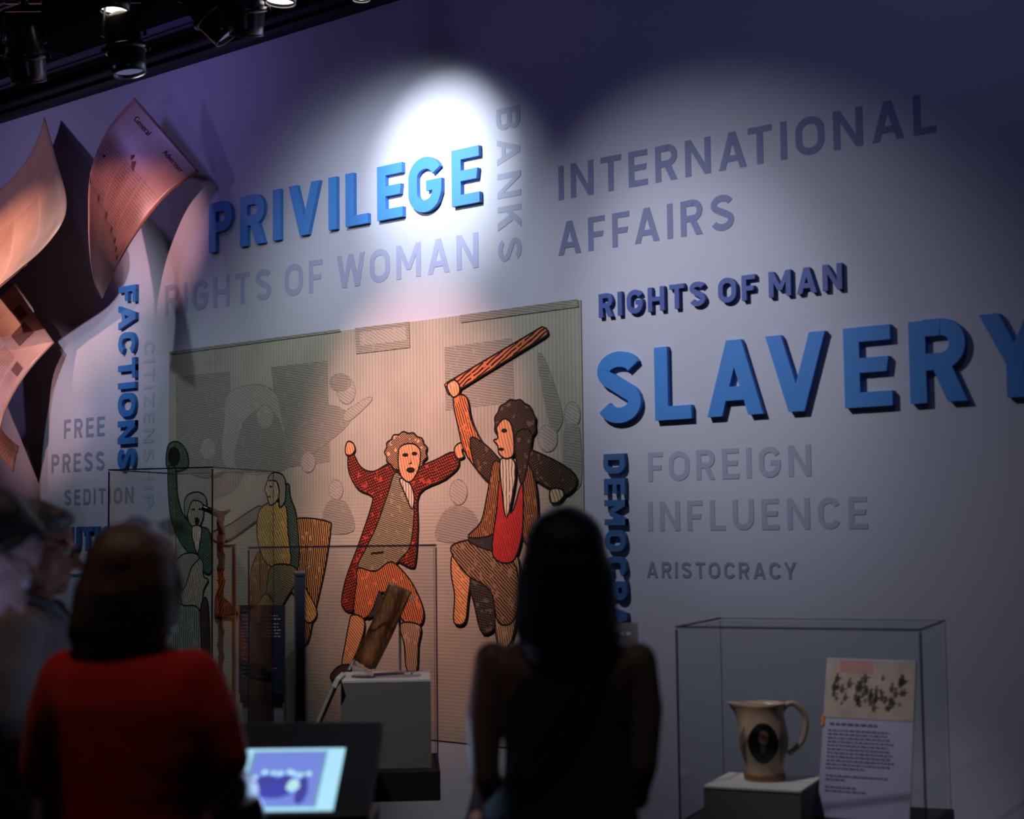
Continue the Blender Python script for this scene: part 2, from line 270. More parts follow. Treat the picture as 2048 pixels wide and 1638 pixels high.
        ('flesh', 1, 3, [[-5.536,1.991],[-5.513,2.027],[-5.44,2.034],[-5.389,2.0],[-5.394,1.922],[-5.434,1.86],[-5.478,1.848],[-5.529,1.895]]),
        ('ink', 1, 0, [[-5.467,1.979],[-5.468,1.976],[-5.471,1.973],[-5.477,1.971],[-5.484,1.971],[-5.491,1.971],[-5.498,1.972],[-5.503,1.975],[-5.507,1.978],[-5.508,1.981],[-5.506,1.984],[-5.503,1.987],[-5.497,1.989],[-5.491,1.99],[-5.483,1.989],[-5.477,1.988],[-5.471,1.986],[-5.468,1.983]]),
        ('ink', 1, 0, [[-5.407,1.983],[-5.408,1.98],[-5.411,1.977],[-5.416,1.975],[-5.423,1.975],[-5.429,1.975],[-5.435,1.976],[-5.44,1.978],[-5.444,1.981],[-5.445,1.985],[-5.443,1.988],[-5.44,1.991],[-5.435,1.993],[-5.429,1.993],[-5.422,1.993],[-5.416,1.992],[-5.411,1.99],[-5.408,1.987]]),
        ('ink', 1, 0, [[-5.424,1.904],[-5.425,1.899],[-5.431,1.895],[-5.438,1.892],[-5.448,1.891],[-5.458,1.891],[-5.467,1.893],[-5.475,1.897],[-5.48,1.901],[-5.482,1.906],[-5.48,1.91],[-5.475,1.914],[-5.467,1.917],[-5.458,1.918],[-5.448,1.918],[-5.438,1.916],[-5.43,1.913],[-5.425,1.908]]),
        ('ink', 0, 0, [[-5.462,1.972],[-5.444,1.934],[-5.47,1.933],[-5.452,1.942]]),
        ('orange', 1, 3, [[-5.821,1.423],[-5.702,1.407],[-5.591,1.455],[-5.483,1.387],[-5.412,1.302],[-5.372,1.209],[-5.402,1.148],[-5.497,1.159],[-5.581,1.247],[-5.654,1.307],[-5.704,1.227],[-5.779,1.173],[-5.848,1.189],[-5.854,1.242],[-5.835,1.348]]),
        ('ink_blue', 0, 3, [[-5.676,1.311],[-5.599,1.221],[-5.76,1.173],[-5.716,1.227]]),
        ('tan', 1, 3, [[-5.867,1.188],[-5.785,1.168],[-5.792,1.085],[-5.882,0.936],[-5.943,0.931],[-5.917,1.045],[-5.893,1.134]]),
        ('brown_dark', 1, 3, [[-6.024,0.881],[-5.965,0.926],[-5.882,0.936],[-5.901,0.887],[-5.959,0.862],[-6.017,0.854]]),
        ('tan_grey', 1, 3, [[-5.527,1.153],[-5.396,1.147],[-5.409,1.055],[-5.422,0.931],[-5.487,0.93],[-5.504,1.051]]),
    ],
    'printed_figure|printed man with a red waistcoat holding up a rolled paper': [
        ('stick', 0, 3, [[-5.221,2.311],[-5.2,2.32],[-4.607,2.536],[-4.582,2.525],[-4.574,2.501],[-4.589,2.49],[-5.173,2.261],[-5.201,2.268]]),
        ('tail', 1, 3, [[-5.081,1.413],[-4.888,1.318],[-4.884,1.184],[-4.991,1.122],[-5.043,1.258]]),
        ('tan_grey', 1, 3, [[-4.9,1.337],[-4.784,1.491],[-4.762,1.339],[-4.816,1.091],[-4.904,1.088]]),
        ('tan', 1, 3, [[-5.178,1.487],[-5.107,1.421],[-5.067,1.386],[-5.082,1.279],[-5.104,1.172],[-5.173,1.171],[-5.167,1.298],[-5.188,1.4]]),
        ('breeches', 1, 3, [[-5.182,1.533],[-5.051,1.558],[-4.917,1.507],[-4.799,1.46],[-4.763,1.324],[-4.804,1.185],[-4.896,1.178],[-4.94,1.322],[-5.08,1.391],[-5.169,1.477]]),
        ('ink_blue', 1, 3, [[-5.078,1.558],[-4.996,1.603],[-4.915,1.673],[-4.863,1.562],[-4.917,1.507]]),
        ('orange', 1, 3, [[-5.163,2.24],[-5.08,2.242],[-5.05,2.135],[-4.987,2.029],[-4.908,1.963],[-4.858,1.903],[-4.879,1.823],[-4.952,1.835],[-5.039,1.914],[-5.1,1.993],[-5.133,2.098]]),
        ('hatch_dark', 1, 3, [[-5.055,2.043],[-4.977,2.017],[-4.902,1.96],[-4.851,1.9],[-4.879,1.823],[-4.946,1.837],[-5.032,1.914]]),
        ('coat_brown', 1, 3, [[-4.911,1.925],[-4.845,1.882],[-4.861,1.742],[-4.909,1.592],[-5.078,1.574],[-4.995,1.644],[-4.953,1.774]]),
        ('hatch_dark', 1, 3, [[-4.739,1.978],[-4.599,1.941],[-4.448,1.867],[-4.42,1.81],[-4.487,1.761],[-4.576,1.793],[-4.645,1.826],[-4.696,1.857]]),
        ('coat_brown', 1, 3, [[-4.74,1.938],[-4.674,1.867],[-4.647,1.718],[-4.663,1.551],[-4.733,1.556],[-4.742,1.769]]),
        ('red_bright', 1, 3, [[-4.87,1.843],[-4.809,1.681],[-4.742,1.819],[-4.733,1.72],[-4.746,1.571],[-4.806,1.457],[-4.923,1.49],[-4.894,1.703]]),
        ('cravat', 1, 3, [[-4.868,1.933],[-4.789,1.93],[-4.78,1.84],[-4.833,1.662],[-4.86,1.772]]),
        ('flesh', 1, 3, [[-5.2,2.31],[-5.158,2.328],[-5.126,2.305],[-5.124,2.263],[-5.163,2.245],[-5.194,2.278]]),
        ('flesh_pale', 1, 3, [[-4.57,1.785],[-4.514,1.788],[-4.49,1.763],[-4.527,1.727],[-4.571,1.731]]),
        ('hair_dark', 1, 3, [[-4.657,2.089],[-4.655,2.059],[-4.674,2.035],[-4.688,2.008],[-4.718,1.997],[-4.745,1.981],[-4.778,1.985],[-4.811,1.984],[-4.838,2.002],[-4.868,2.016],[-4.882,2.045],[-4.901,2.071],[-4.898,2.101],[-4.9,2.132],[-4.88,2.156],[-4.866,2.183],[-4.835,2.194],[-4.807,2.21],[-4.774,2.205],[-4.741,2.206],[-4.715,2.187],[-4.685,2.172],[-4.672,2.144],[-4.654,2.118]]),
        ('hair_dark', 1, 3, [[-4.777,2.04],[-4.68,2.055],[-4.701,1.917],[-4.729,1.827],[-4.754,1.839]]),
        ('flesh', 1, 3, [[-4.909,2.026],[-4.883,2.035],[-4.888,2.086],[-4.841,2.124],[-4.796,2.091],[-4.784,2.0],[-4.792,1.95],[-4.838,1.937],[-4.877,1.964],[-4.883,1.999]]),
        ('ink', 1, 0, [[-4.824,2.067],[-4.825,2.064],[-4.828,2.061],[-4.833,2.059],[-4.839,2.058],[-4.846,2.058],[-4.852,2.06],[-4.857,2.062],[-4.86,2.066],[-4.861,2.069],[-4.86,2.072],[-4.856,2.075],[-4.851,2.077],[-4.845,2.078],[-4.839,2.078],[-4.833,2.076],[-4.828,2.074],[-4.825,2.071]]),
        ('ink', 1, 0, [[-4.845,1.981],[-4.846,1.978],[-4.849,1.976],[-4.854,1.974],[-4.859,1.973],[-4.865,1.974],[-4.871,1.975],[-4.875,1.977],[-4.878,1.979],[-4.879,1.982],[-4.878,1.985],[-4.875,1.987],[-4.871,1.989],[-4.865,1.989],[-4.859,1.989],[-4.853,1.988],[-4.849,1.986],[-4.846,1.983]]),
    ],
}
SHEET_RIGHT = ([(-7.368, -0.25, 4.078), (-7.486, -0.35, 3.898), (-7.431, -0.5, 3.615), (-7.278, -0.62, 3.31), (-7.2, -0.66, 3.077), (-7.182, -0.64, 2.936)],
    [(-6.958, -0.12, 3.61), (-7.143, -0.2, 3.49), (-7.27, -0.3, 3.284), (-7.31, -0.4, 3.094), (-7.331, -0.46, 2.969), (-7.348, -0.48, 2.902)])
SHEET_LEFT = ([(-9.454, -0.2, 3.665), (-9.153, -0.32, 3.415), (-8.841, -0.45, 3.144), (-8.692, -0.52, 2.998), (-8.722, -0.55, 2.877), (-8.974, -0.5, 2.781)],
    [(-8.819, -0.12, 3.852), (-8.528, -0.28, 3.559), (-8.336, -0.42, 3.302), (-8.28, -0.5, 3.151), (-8.404, -0.53, 3.021), (-8.734, -0.46, 2.917)],
    [(-8.493, -0.1, 4.192), (-8.136, -0.25, 3.842), (-7.78, -0.42, 3.523), (-7.698, -0.52, 3.338), (-7.926, -0.55, 3.177), (-8.454, -0.45, 3.086)])
SHEET_LOW = ([(-8.724, -0.15, 3.164), (-8.864, -0.28, 2.993), (-8.859, -0.4, 2.779), (-8.774, -0.48, 2.522), (-8.625, -0.45, 2.273), (-8.549, -0.25, 1.989)],
    [(-8.333, -0.12, 2.773), (-8.421, -0.22, 2.62), (-8.412, -0.35, 2.445), (-8.372, -0.45, 2.274), (-8.419, -0.4, 2.211), (-8.499, -0.25, 2.148)])

# ------------------------------------------------------------------ room shell
M_wall = mat('wall_paint', (.70, .72, .79), .75, bump=.05, bscale=300, spec=.25)
M_black = mat('matt_black', (.035, .035, .045), .8, spec=.2)
M_trim = mat('black_trim', (.035, .035, .05), .6)
link('wall_back', bx((-4.5, .1, 2.1425), (19, .2, 4.285)), M_wall, kind='structure')
link('wall_upper', bx((-4.5, .14, 4.75), (19, .2, .93)), M_black, kind='structure')
link('wall_left', bx((-14.1, -4.5, 2.6), (.2, 9.4, 5.2)), M_black, kind='structure')
link('floor', bx((-4.5, -4.5, -.05), (19, 9.4, .1)), mat('dark_carpet', (.10, .10, .12), .95, bump=.4, bscale=400, var=.3, vscale=60), kind='structure')
link('ceiling', bx((-4.5, -4.5, 5.25), (19, 9.4, .1)), M_black, kind='structure')
link('baseboard_back', bx((-4.5, -.008, .06), (19, .016, .12)), M_trim, kind='structure')
bm = bmesh.new(); box(bm, (-4.5, -.03, 4.30), (19, .06, .03)); box(bm, (-4.5, -.07, 4.345), (19, .04, .03))
link('trim_1', bm, M_trim, kind='structure')

# ------------------------------------------------------------------ ceiling rails and track lights
M_rail = mat('rail_black_lit', (.30, .29, .38), .4)  # black rails raised to violet grey, standing in for light on them
def rail(p, q, label, dbl=.05):
    bm = bmesh.new(); p = Vector(p); q = Vector(q); s = (q-p).normalized().cross(Vector((0, 0, 1)))*dbl/2
    for k in (-1, 1):
        d = q-p; c = (p+q)/2+s*k
        box(bm, c, (d.length if abs(d.x) > abs(d.y) else .022, .022 if abs(d.x) > abs(d.y) else d.length, .03))
    o = link('lighting_rail', bm, M_rail); tag(o, label, 'rail', 'black lighting rails under the ceiling'); return o
rail((-13.5, -.24, 4.42), (2, -.24, 4.42), 'black twin rail running along the wall top, closest to the wall')
rail((-13.5, -1.05, 4.44), (2, -1.05, 4.44), 'black twin rail parallel to the wall over the row of spotlights')
rail((-13.5, -1.75, 4.46), (2, -1.75, 4.46), 'black twin rail parallel to the wall, farthest out from it')
rail((-8.2, -4, 4.52), (-8.2, -.05, 4.52), 'black cross rail at upper left reaching over the curled sheets')
rail((-6.75, -4, 4.52), (-6.75, -.05, 4.52), 'black cross rail passing behind the tall straight spotlight')
rail((-5.6, -4, 4.52), (-5.6, -.05, 4.52), 'black cross rail at the right end of the visible ceiling')

M_can = mat('lamp_black', (.15, .15, .17), .28, spec=.8); M_canedge = mat('lamp_edge', (.45, .42, .44), .4); M_inner = mat('lamp_inner', (.40, .40, .46), .35, metal=.3)
M_clip = mat('copper_clip', (.62, .36, .30), .4)
M_lensdim = mat('lens_dim', (.5, .5, .6), .2, emit=((.6, .62, .8), .25)); M_lenslit = mat('lens_lit', (.9, .9, .9), .2, emit=((1, .95, .88), 2.5))
def track_light(mouth, axis, rad, length, label, lit=False, topz=4.42, clip=False):
    """axis: unit direction from the mouth up to the back of the can"""
    ax = Vector(axis).normalized(); mo = Vector(mouth)
    t = thing('track_spotlight', label, 'spotlight', mo + ax*length, 0, 'black gallery spotlights')
    inv = Matrix.Translation(-(mo+ax*length))
    def L(bm): bmesh.ops.transform(bm, matrix=inv, verts=bm.verts); return bm
    s = length
    bm = bmesh.new()
    lathe(bm, [(.0, s), (rad*.45, s*.995), (rad*.72, s*.95), (rad*.80, s*.88), (rad*.84, s*.70), (rad*.98, s*.50), (rad*1.0, s*.42), (rad*.95, s*.40)], 32, ax, mo)
    link('lamp_body', L(bm), M_can, t, True)
    bm = bmesh.new(); lathe(bm, [(rad*.95, s*.44), (rad*1.13, s*.43), (rad*1.16, s*.40), (rad*1.13, s*.36), (rad*.95, s*.35)], 32, ax, mo)
    link('lamp_collar', L(bm), M_can, t, True)
    bm = bmesh.new(); lathe(bm, [(rad*1.0, s*.36), (rad*.93, s*.15), (rad*.87, 0), (rad*.83, 0), (rad*.86, s*.1), (rad*.8, s*.25)], 32, ax, mo)
    link('lamp_shroud', L(bm), [M_can], t, True)
    bm = bmesh.new(); lathe(bm, [(rad*.885, .002), (rad*.885, -.003), (rad*.82, -.003), (rad*.82, .002), (rad*.885, .002)], 32, ax, mo)
    link('lamp_rim', L(bm), M_canedge, t, True)
    bm = bmesh.new(); lathe(bm, [(rad*.83, s*.06), (rad*.78, s*.16), (rad*.55, s*.2), (0, s*.21)], 32, ax, mo)
    link('lens', L(bm), M_lenslit if lit else M_lensdim, t, True)
    x, y, d = basis(ax); piv = mo+ax*s*.62
    bm = bmesh.new(); top = Vector((piv.x, piv.y, max(piv.z+.12, mo.z+ax.z*s+.05)))
    hx = Vector((.764, .645, 0))
    for k in (-1, 1):
        tube(bm, [piv+hx*k*rad*1.02, piv+hx*k*rad*1.15, top+hx*k*rad*1.0], .008, 6)
    tube(bm, [top-hx*rad, top+hx*rad], .008, 6)
    tube(bm, [top, Vector((top.x, top.y, topz))], .012, 8)
    link('yoke', L(bm), M_can, t)
    if clip:
        for k in (-1, 1): link('clip', L(bx(top+hx*k*.05+Vector((0, 0, .035)), (.055, .02, .014), Euler((0, 0, R(40))))), M_clip, t)
    for k in (-1, 1):
        bm = bmesh.new(); tube(bm, [mo+ax*s*.40+hx*rad*1.12*k, mo+ax*s*.40+hx*rad*1.3*k], .010, 8); link('knob', L(bm), M_can, t)
    return t
rr = Vector((.764, .645, 0)); ff = Vector((-.645, .764, 0))
track_light((-6.03, -1.80, 3.585), Vector((0, 0, 1)) - ff*.42 - rr*.06, .085, .27, 'black spotlight with a pink clip above it, second from the left edge', clip=True)
track_light((-5.69, -1.52, 3.615), Vector((0, 0, 1)) - rr*.16, .082, .275, 'tall straight black spotlight whose open rim just reaches the wall top line')
track_light((-5.72, -1.58, 3.885), Vector((0, 0, 1)) + ff*.05, .072, .25, 'spotlight with a pale lit rim, cut by the picture top above the tall straight one', True)
track_light((-5.34, -1.25, 3.775), Vector((0, 0, .77)) - rr*.62 - ff*.12, .088, .30, 'black spotlight tilted sharply down to the right, in front of the wall top')
track_light((-5.29, -1.20, 3.775), Vector((0, 0, 1)) - ff*.4 + rr*.02, .085, .28, 'black upright spotlight with a blue sheen, right behind the tilted one')
track_light((-5.17, -1.11, 3.915), Vector((0, 0, 1)) + rr*.05, .078, .26, 'spotlight at the picture top of which only the warm rim shows', True)
track_light((-4.90, -.88, 3.925), Vector((0, 0, 1)), .045, .2, 'small bright white spotlight at the picture top, rightmost of all', True)
track_light((-6.20, -1.95, 3.46), Vector((0, 0, 1)) - rr*.12, .08, .27, 'black spotlight cut by the left picture edge just under the ceiling')

# ------------------------------------------------------------------ stroke lettering
SW = .19
def arc(cx, cy, rx, ry, a0, a1, n=10):
    return [(cx+rx*math.cos(R(a0+(a1-a0)*i/n)), cy+ry*math.sin(R(a0+(a1-a0)*i/n))) for i in range(n+1)]
def glyph(ch, w):
    """returns (advance width, list of ribbons, list of polygons) for cap height 1 and stem w"""
    h = w/2; P = []; S = []
    vs = w*1.06
    def rect(x0, y0, x1, y1): P.append([(x0, y0), (x1, y0), (x1, y1), (x0, y1)])
    def diag(xa, xb, y0=0., y1=1., s=vs): P.append([(xa, y0), (xa+s, y0), (xb+s, y1), (xb, y1)])
    b = w*.86
    if ch == 'I': W = w; rect(0, 0, w, 1)
    elif ch == 'N': W = .82; rect(0, 0, w, 1); rect(W-w, 0, W, 1); P.append([(0, 1), (w*.98, 1), (W, 0), (W-w*.98, 0)])
    elif ch == 'T': W = .72; rect(W/2-h, 0, W/2+h, 1); rect(0, 1-b, W, 1)
    elif ch == 'E': W = .65; rect(0, 0, w, 1); rect(w*.9, 1-b, W-.01, 1); rect(w*.9, 0, W, b); P.append([(w*.9, .5-b/2+.02), (W-.07, .5-b/2+.02), (W-.04, .5+b/2+.02), (w*.9, .5+b/2+.02)])
    elif ch == 'F': W = .61; rect(0, 0, w, 1); rect(w*.9, 1-b, W, 1); P.append([(w*.9, .47-b/2), (W-.08, .47-b/2), (W-.05, .47+b/2), (w*.9, .47+b/2)])
    elif ch == 'L': W = .59; rect(0, 0, w, 1); rect(w*.9, 0, W, b)
    elif ch == 'H': W = .82; rect(0, 0, w, 1); rect(W-w, 0, W, 1); rect(w*.9, .5-b/2, W-w*.9, .5+b/2)
    elif ch in 'PRB':
        W = {'P': .72, 'R': .73, 'B': .74}[ch]; rect(0, 0, w, 1); lo = .40 if ch != 'B' else .47
        ry = (1-lo)/2
        S.append(([(w*.9, 1-b/2), (W-ry-h*.2, 1-b/2)] + arc(W-ry-.02, (1+lo)/2, ry+.02-h, ry-b/2, 90, -90, 12)[0:] + [(w*.9, lo+b/2)], w*.95))
        if ch == 'R': P.append([(W-vs*1.08, 0), (W, 0), (.28+vs*1.0, lo+b*.6), (.28-.02, lo+b*.6)])
        if ch == 'B':
            ry2 = (.47+b)/2
            S.append(([(w*.9, .47+b/2), (W-ry2, .47+b/2)] + arc(W-ry2, ry2, ry2-h, ry2-b/2, 90, -90, 12) + [(w*.9, b/2)], w*.95))
    elif ch == 'D':
        W = .77; rect(0, 0, w, 1); S.append(([(w*.9, 1-b/2), (W-.38, 1-b/2)] + arc(W-.36, 1-.36, .36-h, .36-b/2, 90, 0, 8) + arc(W-.36, .36, .36-h, .36-b/2, 0, -90, 8) + [(w*.9, b/2)], w))
    elif ch == 'O':
        W = .835; c = W/2; ry = .37
        S.append((arc(c, 1-ry, c-h, ry-h, 0, 180, 16) + arc(c, ry, c-h, ry-h, 180, 360, 16) + [(W-h, 1-ry)], w))
    elif ch == 'C':
        W = .77; c = .40; ry = .37
        S.append((arc(c, 1-ry, c-h, ry-h, 22, 180, 14) + arc(c, ry, c-h, ry-h, 180, 338, 14), w))
    elif ch == 'G':
        W = .81; c = .405; ry = .37
        S.append((arc(c, 1-ry, c-h, ry-h, 22, 180, 14) + arc(c, ry, c-h, ry-h, 180, 320, 12) + [(W-h, ry-.02), (W-h, .5)], w)); rect(.44, .5-b*.65, W, .5+b*.35)
    elif ch == 'S':
        W = .75
        ru, rl = .268, .285
        S.append((arc(.375, 1-ru, .368-h, ru-h, 18, 238, 20) + arc(.375, rl, .375-h, rl-h, 62, -160, 20), w))
    elif ch == 'U':
        W = .80; c = W/2; ry = .37
        S.append(([(h, 1)] + arc(c, ry, c-h, ry-h, 180, 360, 16) + [(W-h, 1)], w))
    elif ch == 'A':
        W = .86; diag(0, W/2-vs/2); diag(W-vs, W/2-vs/2); rect(.2, .2, W-.2, .2+b)
    elif ch == 'V':
        W = .87; diag(W/2-vs/2, 0); diag(W/2-vs/2, W-vs)
    elif ch == 'M':
        W = .98; rect(0, 0, w, 1); rect(W-w, 0, W, 1); P.append([(0, 1), (w, 1), (W/2+vs*.45, .25), (W/2-vs*.45, .25)]); P.append([(W, 1), (W-w, 1), (W/2-vs*.45, .25), (W/2+vs*.45, .25)])
    elif ch == 'W':
        W = 1.2; q = W/4; s = vs*.98; diag(q-s*.42, 0, s=s); diag(q-s*.42, W/2-s/2, s=s); diag(3*q-s*.58, W/2-s/2, s=s); diag(3*q-s*.58, W-s, s=s)
    elif ch == 'K':
        W = .79; rect(0, 0, w, 1); P.append([(W-vs*1.35, 1), (W-.02, 1), (w, .36), (w*.8, .55-.19)]); P.append([(w, .36), (w, .62), (W-vs*1.35, 1), (W-.02, 1)][::1]); P.pop(-2); P.append([(.30, .52), (.30+w*1.05, .66), (W, 0), (W-vs*1.3, 0)])
    elif ch == 'Y':
        W = .84; rect(W/2-h, 0, W/2+h, .46); P.append([(0, 1), (vs*1.05, 1), (W/2+h, .42), (W/2-h, .40)]); P.append([(W, 1), (W-vs*1.05, 1), (W/2-h, .42), (W/2+h, .40)])
    elif ch == 'Z': W = .72; rect(0, 0, W, b); rect(0, 1-b, W, 1); P.append([(0, b*.8), (vs*1.25, b*.8), (W, 1-b*.8), (W-vs*1.25, 1-b*.8)])
    else: W = .2
    return W, S, P
def ribbon(pts, w):
    L = []; Rr = []; n = len(pts)
    for i, p in enumerate(pts):
        a = pts[max(0, i-1)]; c = pts[min(n-1, i+1)]
        closed = abs(pts[0][0]-pts[-1][0]) + abs(pts[0][1]-pts[-1][1]) < 1e-6
        if closed and i in (0, n-1): a = pts[-2]; c = pts[1]
        d = Vector((c[0]-a[0], c[1]-a[1])); d.normalize()
        L.append((p[0]-d.y*w/2, p[1]+d.x*w/2)); Rr.append((p[0]+d.y*w/2, p[1]-d.x*w/2))
    return L, Rr
def letter_bm(ch, w, H, depth, place):
    """place(x, y) maps glyph metres to (X, Z) on the wall"""
    W, S, P = glyph(ch, w); bm = bmesh.new()
    def v(p, y): X, Z = place(p[0]*H, p[1]*H); return bm.verts.new((X, y, Z))
    lift = [0]
    def prism(poly, sides=None):
        lift[0] += 1; dp = depth + .00025*lift[0]
        f = [v(p, -dp) for p in poly]
        bm.faces.new(f)
        b = [v(p, -.0004) for p in poly]; n = len(poly)
        for k in range(n):
            if sides is None or k in sides: bm.faces.new((f[k], f[(k+1) % n], b[(k+1) % n], b[k]))
    for pl in P: prism(pl)
    for pts, sw in S:
        lift[0] += 1; L, Rr = ribbon(pts, sw); n = len(L)
        for k in range(n-1):
            s = [0, 2] + ([3] if k == 0 else []) + ([1] if k == n-2 else [])
            prism([L[k], L[k+1], Rr[k+1], Rr[k]], s); lift[0] -= 1
    bmesh.ops.remove_doubles(bm, verts=bm.verts, dist=.0004)
    return bm
KERN = {'AT': -.20, 'AV': -.18, 'VE': .02, 'FA': -.08, 'AC': -.03, 'CY': -.06, 'LE': .0, 'LA': .02, 'RY': -.06, 'EG': -.1, 'WO': -.06, 'FO': -.04, 'CT': .0, 'TO': -.04}
def word(text, x0, x1, z0, H, label, name, material, stroke=.19, depth=.0012, vertical=False, gap=None, raised=False):
    """upright: x0..x1 left to right, base at z0; vertical: x0 base side, z0 top, x1 bottom"""
    ws = [glyph(c, stroke)[0] if c != ' ' else .1 for c in text]
    ks = [KERN.get(text[i:i+2], 0) for i in range(len(text)-1)]
    ln = (abs(z0-x1) if vertical else abs(x1-x0))/H if x1 is not None else None
    if gap is None: gap = (ln-sum(ws)-sum(ks))/(len(text)-1)
    root = thing(name, label, 'wall lettering', (x0 if not vertical else x0, 0, z0), 0, 'raised blue words on the wall' if raised else 'pale printed words on the wall')
    a = 0.
    for i, ch in enumerate(text):
        if ch != ' ':
            if vertical: pl = lambda x, y, a=a: (y, -(a*H+x))
            else: pl = lambda x, y, a=a: (a*H+x, y)
            link('letter', letter_bm(ch, stroke, H, depth, pl), material, root)
        if i < len(text)-1: a += ws[i]+gap+ks[i]
    return root
M_blue = mat('letter_blue', (.25, .51, .82), .5, spec=.4); M_navy = mat('letter_navy', (.27, .35, .62), .5, spec=.4); M_teal = mat('letter_deep_blue', (.21, .46, .74), .5, spec=.4); M_demo = mat('letter_dusk_blue', (.22, .38, .60), .5)
M_p1 = mat('print_slate', (.46, .48, .64), .7, spec=.25); M_p2 = mat('print_pale_slate', (.585, .62, .72), .7, spec=.25); M_p3 = mat('print_faint', (.64, .68, .735), .7, spec=.25); M_p4 = mat('print_lilac', (.60, .62, .76), .7, spec=.25); M_p5 = mat('print_grey_slate', (.48, .52, .62), .7, spec=.25)
RW = 'raised_word'; PW = 'printed_word'
word('PRIVILEGE', -6.990, -4.975, 3.170, .2755, 'raised blue word PRIVILEGE under the brightest spotlight', RW, M_blue, .215, .024, raised=True)
word('SLAVERY', -4.291, None, 2.068, .317, 'largest raised blue word SLAVERY, running out of the right picture edge', RW, M_blue, .215, .024, gap=.235, raised=True)
word('RIGHTS OF MAN', -4.278, -3.065, 2.545, .106, 'raised navy words RIGHTS OF MAN above SLAVERY', RW, M_navy, .215, .019, raised=True)
word('FACTIONS', -7.822, 1.985, 3.066, .166, 'raised blue word FACTIONS reading downwards left of the mural', RW, M_teal, .22, .024, vertical=True, raised=True)
word('DEMOCRACY', -4.261, None, 1.934, .113, 'raised dark blue word DEMOCRACY reading downwards right of the mural', RW, M_demo, .24, .024, vertical=True, gap=.19, raised=True)
word('REVOLUTION', -8.97, -7.715, 1.510, .147, 'raised dark blue word ending in UTION behind the grey haired man', RW, M_demo, .235, .024, raised=True)
word('INTERNATIONAL', -4.511, -2.652, 3.113, .159, 'printed slate word INTERNATIONAL at the upper right', PW, M_p1)
word('AFFAIRS', -4.518, -3.572, 2.856, .154, 'printed slate word AFFAIRS below INTERNATIONAL', PW, M_p1)
word('RIGHTS OF WOMAN', -7.411, -5.007, 2.860, .171, 'printed lilac words RIGHTS OF WOMAN under PRIVILEGE', PW, M_p4)
word('FOREIGN', -4.037, -3.236, 1.806, .127, 'printed faint blue word FOREIGN below SLAVERY', PW, M_p2)
word('INFLUENCE', -4.042, -2.992, 1.592, .127, 'printed faint blue word INFLUENCE below FOREIGN', PW, M_p2)
word('ARISTOCRACY', -4.054, -3.316, 1.391, .068, 'small printed slate word ARISTOCRACY, lowest on the right', PW, M_p5)
word('FREE', -8.396, -7.980, 2.194, .117, 'printed slate word FREE left of FACTIONS, topmost of its column', PW, M_p5)
word('PRESS', -8.524, -7.980, 1.989, .114, 'printed slate word PRESS below FREE', PW, M_p5)
word('SEDITION', -8.385, -7.698, 1.788, .095, 'printed slate word SEDITION under PRESS, partly behind case glass', PW, M_p5)
word('CITIZENSHIP', -7.608, 1.762, 2.725, .100, 'very faint printed word CITIZENSHIP reading downwards beside FACTIONS', PW, M_p3, vertical=True)
word('BANKS', -4.882, 2.868, 3.604, .145, 'printed slate word BANKS reading downwards right of PRIVILEGE', PW, M_p2, vertical=True)

# ------------------------------------------------------------------ mural
def mural_paper():
    m = mat('mural_paper', (.62, .61, .57), .75, spec=.2); nt = m.node_tree; b = nt.nodes['Principled BSDF']
    tc = nt.nodes.new('ShaderNodeTexCoord'); sp = nt.nodes.new('ShaderNodeSeparateXYZ'); nt.links.new(tc.outputs['Object'], sp.inputs[0])
    def wave(axis, spacing):
        wv = nt.nodes.new('ShaderNodeTexWave'); wv.bands_direction = axis; wv.inputs['Scale'].default_value = .314/spacing; wv.inputs['Distortion'].default_value = .8
        nt.links.new(tc.outputs['Object'], wv.inputs['Vector']); return wv
    a = wave('X', .022); c = wave('Z', .017)
    st = nt.nodes.new('ShaderNodeMapRange'); st.inputs[1].default_value = 1.25; st.inputs[2].default_value = 1.05; nt.links.new(sp.outputs['Z'], st.inputs[0])
    mx = nt.nodes.new('ShaderNodeMixRGB'); nt.links.new(st.outputs[0], mx.inputs[0]); nt.links.new(a.outputs['Fac'], mx.inputs[1]); nt.links.new(c.outputs['Fac'], mx.inputs[2])
    n = nt.nodes.new('ShaderNodeTexNoise'); n.inputs['Scale'].default_value = 2.2; n.inputs['Detail'].default_value = 6; nt.links.new(tc.outputs['Object'], n.inputs['Vector'])
    ad = nt.nodes.new('ShaderNodeMath'); ad.operation = 'MULTIPLY_ADD'; ad.inputs[1].default_value = .28; nt.links.new(mx.outputs[0], ad.inputs[0]); nt.links.new(n.outputs['Fac'], ad.inputs[2])
    rp = nt.nodes.new('ShaderNodeValToRGB'); e = rp.color_ramp.elements; e[0].position = .3; e[1].position = .95
    e[0].color = (*lin((.53, .53, .49)), 1); e[1].color = (*lin((.68, .67, .62)), 1)
    nt.links.new(ad.outputs[0], rp.inputs[0]); nt.links.new(rp.outputs[0], b.inputs['Base Color']); return m
INK = (.11, .09, .08)
